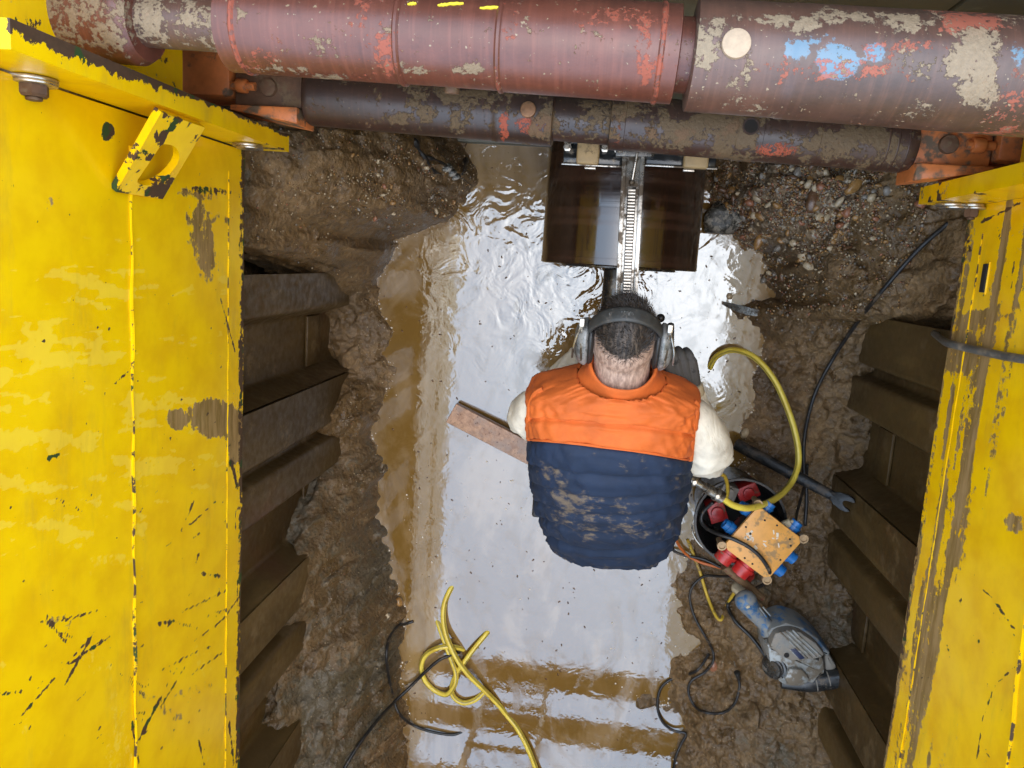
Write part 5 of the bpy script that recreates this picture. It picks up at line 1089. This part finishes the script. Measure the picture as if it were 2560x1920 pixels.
prism(bm, [Vector(p) for p in lidp], cz - .006, cz + .006, .002); [setattr(v, 'co', Mb @ v.co) for v in bm.verts]; obj('lid', bm, M_BOXO, bx)
for (kx, ky) in ((-1, -1), (1, -1), (1, 1), (-1, 1)):
    p = Mb @ Vector((kx * (wx_ + .002), ky * (wy_ + .002), cz - .012)); bm = bmesh.new(); lathe(bm, p - Vector((0, 0, .05)), p + Vector((0, 0, .012)), [(0, .009), (.046, .009), (.048, .0145), (.062, .0145), (.062, .010), (.057, .009)], 20); cyl(bm, p + Vector((0, 0, .0)), p + Vector((0, 0, .008)), .004, 10); obj('corner_screw', bm, M_BRASS, bx)
scr_m = M_VOID
for (kx, ky) in ((-.8, -.55), (-.5, .72), (.62, .72), (.80, .55), (.75, -.62), (.2, -.85), (-.15, -.85), (-.05, .84), (-.85, .1), (.86, -.1)):
    bm = bmesh.new(); p = Mb @ Vector((kx * wx_, ky * wy_, cz + .006)); cyl(bm, p - Vector((0, 0, .004)), p + Vector((0, 0, .0012)), .0032, 10); obj('screw', bm, scr_m, bx)
lr = random.Random(4)
for (kx, ky, m_) in ((.25, .40, 5), (-.50, -.22, 9), (-.02, -.02, 3)):
    bm = bmesh.new()
    for _ in range(m_):
        p = Vector((kx * wx_ + lr.gauss(0, .011), ky * wy_ + lr.gauss(0, .011), cz + .0062)); a_ = lr.random() * 3; s1, s2 = lr.uniform(.003, .008), lr.uniform(.0015, .004); box(bm, (-s1, -s2, 0), (s1, s2, .0012), 0, Mb @ Matrix.Translation(p) @ Matrix.Rotation(a_, 4, 'Z'))
    obj('label_residue', bm, M_RESIDUE, bx, False)
def sock(kx, ky, dx, dy, r, L, mat, name):
    p = Mb @ Vector((kx, ky, cz - .036)); d = (Mb.to_3x3() @ Vector((dx, dy, 0))).normalized(); bm = bmesh.new(); lathe(bm, p, p + d * L, [(0, r), (L * .3, r), (L * .32, r * 1.12), (L * .55, r * 1.12), (L * .57, r * .94), (L, r * .94), (L, r * .6), (L * .8, r * .55)], 22); o = obj(name, bm, mat, bx)
for t in (-.55, .25): sock(-wx_ * .0 + t * wx_, -wy_ + .004, 0, -1, .030, .052, M_REDP, 'red_socket')
for t in (-.5, .15): sock(wx_ - .004, t * wy_, 1, 0, .020, .040, M_BLUEP, 'blue_socket')
sock(.62 * wx_, wy_ - .004, 0, 1, .020, .034, M_BLUEP, 'blue_socket')
for t in (.55, -.35): sock(-wx_ + .004, t * wy_, -1, 0, .018, .036, M_BLUEP, 'blue_socket')
sock(-.55 * wx_, wy_ - .004, 0, 1, .018, .03, M_BLUEP, 'blue_socket')
p = P(1705, 1132, z=.37); bm = bmesh.new(); lathe(bm, p + Vector((-.016, -.012, -.01)), p + Vector((.02, .012, 0)), [(0, .013), (.004, .0155), (.028, .0155), (.03, .010), (.04, .008)], 12); obj('cable_gland', bm, M_WHITEP, bx)
cable('thin black lead from the white gland up the bank behind the spanner', [p + Vector((.018, .011, 0)), P(1722, 1105, z=.30), P(1732, 1070, z=.2), on_mud(1738, 1030, .012), on_mud(1741, 1000, .01)], .0048, M_BLK)
# red plug hanging at the front
rp0, rp1 = P(1592, 1278, z=.16), P(1530, 1205, z=.24); rp = thing('red_plug', 'red plug with cream collar below the orange box', 'plug', rp0); d = (P(1640, 1262, z=.20) - P(1560, 1222, z=.26)).normalized()
g0 = P(1592, 1275, z=.15); g1 = P(1604, 1250, z=.185); dg_ = (g1 - g0).normalized()
bm = bmesh.new(); lathe(bm, g0, g1, [(0, .008), (.002, .021), (.006, .023), (.024, .023), (.026, .02)], 12); obj('gland_nut', bm, M_WHITEP, rp)
bm = bmesh.new(); g2 = g1 + dg_ * .03; lathe(bm, g1, g2, [(0, .02), (.006, .030), (.03, .032)], 20); obj('plug_body', bm, M_REDP, rp)
f0, f1 = P(1565, 1222, z=.25), P(1648, 1292, z=.20)
bm = bmesh.new(); sweep(bm, spline([f0, f0.lerp(f1, .35) + Vector((0, 0, .006)), f0.lerp(f1, .7), f1], 6), lambda t: .017 - .006 * t, 12); o = obj('plug_flap', bm, simple('muddy_dark_red_plastic', (.14, .02, .022), .4, 0, .3, 40, (.22, .14, .07), .5), rp)
# power tool (breaker): outlines surveyed, solid with rounded edges
TZ = .12
def tz(x, y): return P(1820 / K + x * 320 / 1896 / K, 1460 / K + y * 320 / 1896 / K, z=.21 + TZ)
tool = thing('power_tool', 'dusty grey and blue electric breaker lying on the right mud bank', 'power tool', tz(1000, 1000) - Vector((0, 0, .16)))
def tpart(name, pts, z0, z1, mat, bev=.012, tops=None):
    bm = bmesh.new(); prism(bm, [tz(*p) for p in pts][::-1], z0 + TZ, z1 + TZ, bev, tops[::-1] if tops else None); return obj(name, bm, mat, tool)
bm = bmesh.new(); hpth = spline([tz(300, 330) , tz(360, 420), tz(460, 540), tz(560, 650), tz(660, 760)], 8)
for q in hpth: q.z = .17 + TZ
sweep(bm, hpth, lambda t: .036 - .012 * math.sin(min(1, t * 1.1) * math.pi / 2) if t < .8 else .024 + (t - .8) * .06, 22); ball(bm, hpth[0], .036, 3); h_ = obj('handle', bm, M_TOOLB, tool, sharp=False)
bm = bmesh.new(); q = tz(300, 350); box(bm, (-.006, -.004, .204 + TZ), (.006, .004, .2075 + TZ), .001, Matrix.Translation((q.x, q.y, 0)) @ Matrix.Rotation(.6, 4, 'Z')); obj('sticker', bm, M_WHITEP, tool)
for (a0, b0, a1, b1) in ((480, 380, 590, 530), (530, 370, 650, 510)): bm = bmesh.new(); qa, qb = tz(a0, b0), tz(a1, b1); qa.z = .195 + TZ; qb.z = .190 + TZ; sweep(bm, [qa, qa.lerp(qb, .5) + Vector((0, 0, .002)), qb], .0028, 8); obj('grip_rib', bm, M_TOOLB, tool)
tpart('shroud', [(570, 720), (640, 640), (860, 560), (1120, 640), (1330, 800), (1540, 1040), (1460, 1080), (1200, 860), (900, 760), (640, 830)], .08, .215, M_TOOLB, .012)
tpart('housing', [(590, 830), (650, 660), (860, 600), (1040, 640), (1270, 800), (1420, 990), (1260, 1050), (880, 1080), (760, 1000), (600, 900)], .08, .245, M_TOOLG, .014)
for k in range(4):
    o_x = k * 62; qa, qb = tz(730 + o_x, 630 - k * 8), tz(1130 + o_x + k * 6, 1020 - k * 10); qa.z = qb.z = .2455 + TZ; bm = bmesh.new(); sweep(bm, [qa, qa.lerp(qb, .5), qb], .0032, 8); obj('cooling_rib', bm, M_TOOLL, tool)
tpart('gear_case', [(560, 860), (620, 850), (760, 960), (900, 1010), (1400, 1040), (1440, 1320), (1200, 1365), (1090, 1440), (820, 1490), (690, 1380), (600, 1200)], .05, .226, M_TOOLL, .016)
tpart('gear_boss', [(870, 1180), (1060, 1190), (1160, 1300), (1180, 1390), (1060, 1450), (860, 1450), (800, 1330)], .05, .242, M_TOOLL, .012)
tpart('tool_holder', [(1440, 1080), (1520, 1060), (1640, 1260), (1600, 1320), (1450, 1330)], .06, .20, M_TOOLG, .012)
qa, qb = tz(800, 1500), tz(1700, 1410); qm = tz(1200, 1490)
bm = bmesh.new(); qa.z = qm.z = .195 + TZ; qb.z = .20 + TZ; sweep(bm, spline([qa, qm, qb], 8), lambda t: .018 + .014 * min(1, t * 2), 18); obj('side_grip', bm, M_BLK2, tool)
for x_ in (1290, 1480): bm = bmesh.new(); q1_, q2_ = tz(x_, 1482 - (x_ - 1200) * .14), tz(x_ + 30, 1478 - (x_ - 1200) * .14); q1_.z = q2_.z = .197 + TZ; lathe(bm, q1_, q2_, [(0, .030), (.001, .033), (.004, .033), (.005, .030)], 18); obj('grip_ring', bm, M_TOOLG, tool)
q = tz(690, 1235); bm = bmesh.new(); nd = Vector((-.62, -.08, .78)).normalized(); q.z = .205 + TZ; lathe(bm, q - nd * .018, q + nd * .024, [(0, .042), (.022, .042), (.024, .036), (.032, .036), (.034, .033), (.040, .030), (.042, .010)], 28); obj('round_cover', bm, M_DKST, tool)
q = tz(830, 975); bm = bmesh.new(); cyl(bm, Vector((q.x, q.y, .235 + TZ)), Vector((q.x, q.y, .2465 + TZ)), .0085, 16, .001); cyl(bm, Vector((q.x, q.y, .2465 + TZ)), Vector((q.x, q.y, .248 + TZ)), .003, 8); obj('screw_recess', bm, M_VOID, tool)
M_PLATE = simple('dark_blue_plate', (.02, .03, .09), .4, 0, .2, 60, (.3, .3, .3), .35)
tpart('name_plate_rim', [(855, 880), (960, 855), (1120, 1020), (1015, 1045)], .244, .2468, M_TOOLL, .0005); tpart('name_plate', [(880, 885), (955, 868), (1095, 1015), (1022, 1032)], .2465, .2484, M_PLATE, .0005)
# steel blade at the right waterline, black scrap, rubble, stones
bl = spline([P(1562, 655, z=.015), P(1600, 668, z=.03), P(1640, 677, z=.045), P(1692, 684, z=.06)], 8); bm = bmesh.new(); vv = []
for i, p in enumerate(bl):
    w_ = .012 * math.sin(math.pi * min(1, .12 + i / len(bl) * .95)) + .001; vv.append([bm.verts.new(p + Vector((0, w_, .004 + w_ * .5))), bm.verts.new(p + Vector((0, -w_, -.004))), bm.verts.new(p + Vector((0, -w_, -.007))), bm.verts.new(p + Vector((0, w_, .001 + w_ * .5)))])
for i in range(len(vv) - 1):
    for k in range(4): bm.faces.new((vv[i][k], vv[i][(k + 1) % 4], vv[i + 1][(k + 1) % 4], vv[i + 1][k]))
bm.faces.new(vv[0]); bm.faces.new(vv[-1]); tag(obj('metal_strip', bm, M_CHROME), 'curved grey metal strip sticking out of the water at the right bank', 'metal strip')
def rock(name, c, r, sc, mat, seed, sub=3, amp=.35):
    bm = bmesh.new(); vs_ = bmesh.ops.create_icosphere(bm, subdivisions=sub, radius=1)['verts']; co = np.array([v.co for v in vs_]); f = 1 + amp * (fbm(co[:, 0] + seed, co[:, 1], co[:, 2], 1.3, 3, seed) - .5) * 2
    for v, q in zip(vs_, f): v.co = Vector((v.co.x * sc[0], v.co.y * sc[1], v.co.z * sc[2])) * float(q) * r
    o = obj(name, bm, mat, sharp=False); o.location = c; return o
c0 = P(1572, 472, z=.03); tag(rock('rubble_lump', c0, .074, (1.15, .85, .7), M_WET_STONE_G, 4, 4, .45), 'dark grey wet rubble lump at the water right of the drill barrel', 'rubble')
for (px, py, r, sc, m_, lab) in ((1642, 515, .030, (1.3, .6, .6), 0, 'smooth amber-brown stone at the waterline below the grey rubble'), (1757, 433, .030, (.7, 1.25, .6), 2, 'long glossy brown stone on the gravel right of the drill'), (1845, 398, .026, (1.3, .7, .7), 0, 'amber block of stone on the upper right gravel'), (1541, 1437, .020, (1.25, .8, .7), 4, 'pinkish round stone on the lower right mud beside the black cable'),
                                  (1608, 935, .017, (1.2, .8, .7), 1, 'pale pebble at the water beside the spanner end'), (1575, 640, .012, (1, .9, .9), 1, 'pale pebble at the tip of the metal strip'), (862, 1300, .016, (1.2, 1, .8), 0, 'orange-brown stone at the left waterline above the black cable loop'), (1660, 590, .010, (1, 1, .8), 1, 'cream pebble on the right bank above the metal strip'), (838, 1330, .012, (1.2, .8, .8), 1, 'cream pebble beside the black cable loop on the left bank')):
    p = on_mud(px, py, .004); o = rock('stone', p, r, sc, M_PEBS[m_], px, 3, .22); o.rotation_euler = (0, 0, px * .37); tag(o, lab, 'stone', 'single stones on the banks')
sc_t = thing('plastic_scrap', 'torn black plastic scraps on the mud left of the drill', 'plastic scrap', on_mud(950, 350))
for (L, r0) in (([(897, 305), (915, 335), (940, 370), (955, 378)], .011), ([(925, 342), (955, 352), (990, 378), (1020, 402)], .006), ([(1010, 345), (1005, 370), (995, 385)], .009)):
    bm = bmesh.new(); pts = spline([on_mud(a_, b_, .014) for a_, b_ in L], 6); sweep(bm, pts, lambda t, r0=r0: r0 * (1 - .7 * t) * (.8 + .4 * math.sin(t * 19)), 7); obj('strip', bm, M_BLK, sc_t)
for (a_, b_) in ((965, 362), (975, 372), (982, 382)): tag(rock('stone', on_mud(a_, b_, .006), .017, (1.1, .8, .6), M_WET_STONE_G, a_, 2, .4), 'small dark grey stone among the black plastic scraps', 'stone', 'dark stones by the plastic scraps')
# pebbles: five shapes, three hundred at most singly, the finest as one mass
bases = []
for k in range(5):
    bm = bmesh.new(); vs_ = bmesh.ops.create_icosphere(bm, subdivisions=2, radius=1)['verts']; co = np.array([v.co for v in vs_]); f = 1 + .35 * (fbm(co[:, 0] + k * 3, co[:, 1], co[:, 2], 1.1, 2, k) - .5) * 2
    for v, q in zip(vs_, f): v.co = Vector((v.co.x * 1.15, v.co.y * .85, v.co.z * .65)) * float(q)
    me = bpy.data.meshes.new('pebble'); bm.to_mesh(me); bm.free()
    for p_ in me.polygons: p_.use_smooth = True
    bases.append(me)
PN = ['amber', 'cream', 'dark brown', 'grey', 'reddish']; meshes = {}
for k in range(5):
    for j in range(5): m_ = bases[k].copy(); m_.materials.append(M_PEBS[j]); meshes[k, j] = m_
lr = random.Random(21); cnt = 0
def put_peb(x, y, r, where):
    z = ground_at(x, y)
    if z < .005: return False
    j = lr.choices(range(5), (4, 4, 4, 4, 2))[0]; o = bpy.data.objects.new('pebble', meshes[lr.randrange(5), j]); COL.objects.link(o); o.location = (x, y, z + r * .15); o.scale = (r * lr.uniform(.8, 1.3), r * lr.uniform(.8, 1.2), r * lr.uniform(.7, 1.1)); o.rotation_euler = (lr.uniform(-.4, .4), lr.uniform(-.4, .4), lr.uniform(0, 6.3))
    tag(o, '%s pebble in the wet gravel %s' % (PN[j], where), 'pebble', '%s pebbles %s' % (PN[j], where)); return True
while cnt < 210:
    x, y = .55 + lr.gauss(0, .14), .22 + lr.gauss(0, .10)
    if .36 < x < .86 and -.05 < y < .40 and put_peb(x, y, lr.choice((.004, .005, .006, .008, .009, .012, .015)), 'right of the core drill'): cnt += 1
cnt = 0
while cnt < 60:
    x, y = -.56 + lr.gauss(0, .12), .22 + lr.gauss(0, .09)
    if -.85 < x < -.35 and .0 < y < .40 and put_peb(x, y, lr.choice((.004, .005, .006, .008)), 'left of the core drill'): cnt += 1
# fine grit over both banks
V = []; Fg = []
oct_ = [(1, 0, 0), (-1, 0, 0), (0, 1, 0), (0, -1, 0), (0, 0, 1), (0, 0, -1)]; of = [(0, 2, 4), (2, 1, 4), (1, 3, 4), (3, 0, 4), (2, 0, 5), (1, 2, 5), (3, 1, 5), (0, 3, 5)]
def grit(name, N, sampler, mat, rr):
    xs, ys = sampler(N); zs = ground_h(xs, ys); ok = zs > -.002; xs, ys, zs = xs[ok], ys[ok], zs[ok]; V = []; F = []
    r = rng.uniform(rr[0], rr[1], len(xs)); a = rng.uniform(0, 6.3, len(xs)); e = rng.uniform(.6, 1.4, len(xs))
    O = np.array(oct_, float); 
    P_ = O[None] * r[:, None, None]; P_[:, :, 0] *= e[:, None]; P_[:, :, 2] *= .7
    ca_, sa_ = np.cos(a), np.sin(a); X_ = P_[:, :, 0] * ca_[:, None] - P_[:, :, 1] * sa_[:, None]; Y_ = P_[:, :, 0] * sa_[:, None] + P_[:, :, 1] * ca_[:, None]
    Vv = np.stack([X_ + xs[:, None], Y_ + ys[:, None], P_[:, :, 2] + zs[:, None] + .0008], -1).reshape(-1, 3); Ff = (np.array(of)[None] + (np.arange(len(xs)) * 6)[:, None, None]).reshape(-1, 3)
    o = pydata(name, Vv, Ff, mat); tag(o, kind='stuff'); return o
def s_right(N): return rng.normal(.57, .15, N).clip(.3, .86), rng.normal(.20, .14, N).clip(-.3, .41)
def s_left(N): return rng.normal(-.58, .16, N).clip(-.88, -.33), rng.normal(.20, .13, N).clip(-.1, .41)
def s_all(N):
    y = rng.uniform(-2.0, .4, N); s = rng.random(N) < .5; t = rng.random(N)
    return np.where(s, it(XLY, y) + (X_L - it(XLY, y)) * t + .02, it(XRY, y) + (X_R - it(XRY, y)) * t - .02), y
for j, (a_, b_, c_) in enumerate(((900, 300, 260), (700, 350, 420), (900, 200, 200), (700, 200, 300), (300, 60, 100))):
    grit('gravel', int(a_ * 2.6), s_right, M_PEBS[j], (.0018, .0058)); grit('gravel', b_ * 3, s_left, M_PEBS[j], (.0012, .0036)); grit('gravel', c_ * 3, s_all, M_PEBS[j], (.0010, .0030))
# froth and bubbles; the beaded waterline rim also paints white meniscus glints; specks afloat
Zc = GZ; i0 = np.argwhere((np.sign(Zc[:-1, :-1]) != np.sign(Zc[1:, 1:])) | (np.sign(Zc[:-1, 1:]) != np.sign(Zc[1:, :-1])))
px_ = gx[i0[:, 1]] + .003; py_ = gy[i0[:, 0]] + .003; keep = (fbm(px_, py_, 0, 12, 2, 91) > .47) & (py_ > -2.1); px_, py_ = px_[keep], py_[keep]
bm = bmesh.new(); lr = random.Random(8)
for x, y in zip(px_, py_):
    if lr.random() < .55: bmesh.ops.create_icosphere(bm, subdivisions=1, radius=lr.choice((.001, .0014, .0018, .0026, .0042)), matrix=Matrix.Translation((x + lr.gauss(0, .006), y + lr.gauss(0, .006), .0008)) @ Matrix.Diagonal((1, 1, .7, 1)))
for _ in range(700):
    x, y = lr.uniform(-.78, .55), lr.uniform(-2.0, .38)
    if ground_at(x, y) < -.01 and vn(np.array(x * 4), np.array(y * 2), 0, 5) > .45: bmesh.ops.create_icosphere(bm, subdivisions=1, radius=lr.choice((.0012, .0016, .002, .0024, .004)), matrix=Matrix.Translation((x, y, .0004)) @ Matrix.Diagonal((1, 1, .6, 1)))
tag(obj('froth_glints', bm, M_FOAM_GLINT, sharp=False), kind='stuff')

bm = bmesh.new()
for _ in range(420):
    x, y = lr.uniform(-.78, .55), lr.uniform(-2.0, .38)
    if ground_at(x, y) < -.005: bmesh.ops.create_icosphere(bm, subdivisions=1, radius=lr.choice((.0014, .002, .0028, .004)), matrix=Matrix.Translation((x, y, .0003)) @ Matrix.Rotation(lr.uniform(0, 3), 4, 'Z') @ Matrix.Diagonal((1.6, .8, .35, 1)))
tag(obj('floating_grit', bm, M_PEBS[2], sharp=False), kind='stuff')
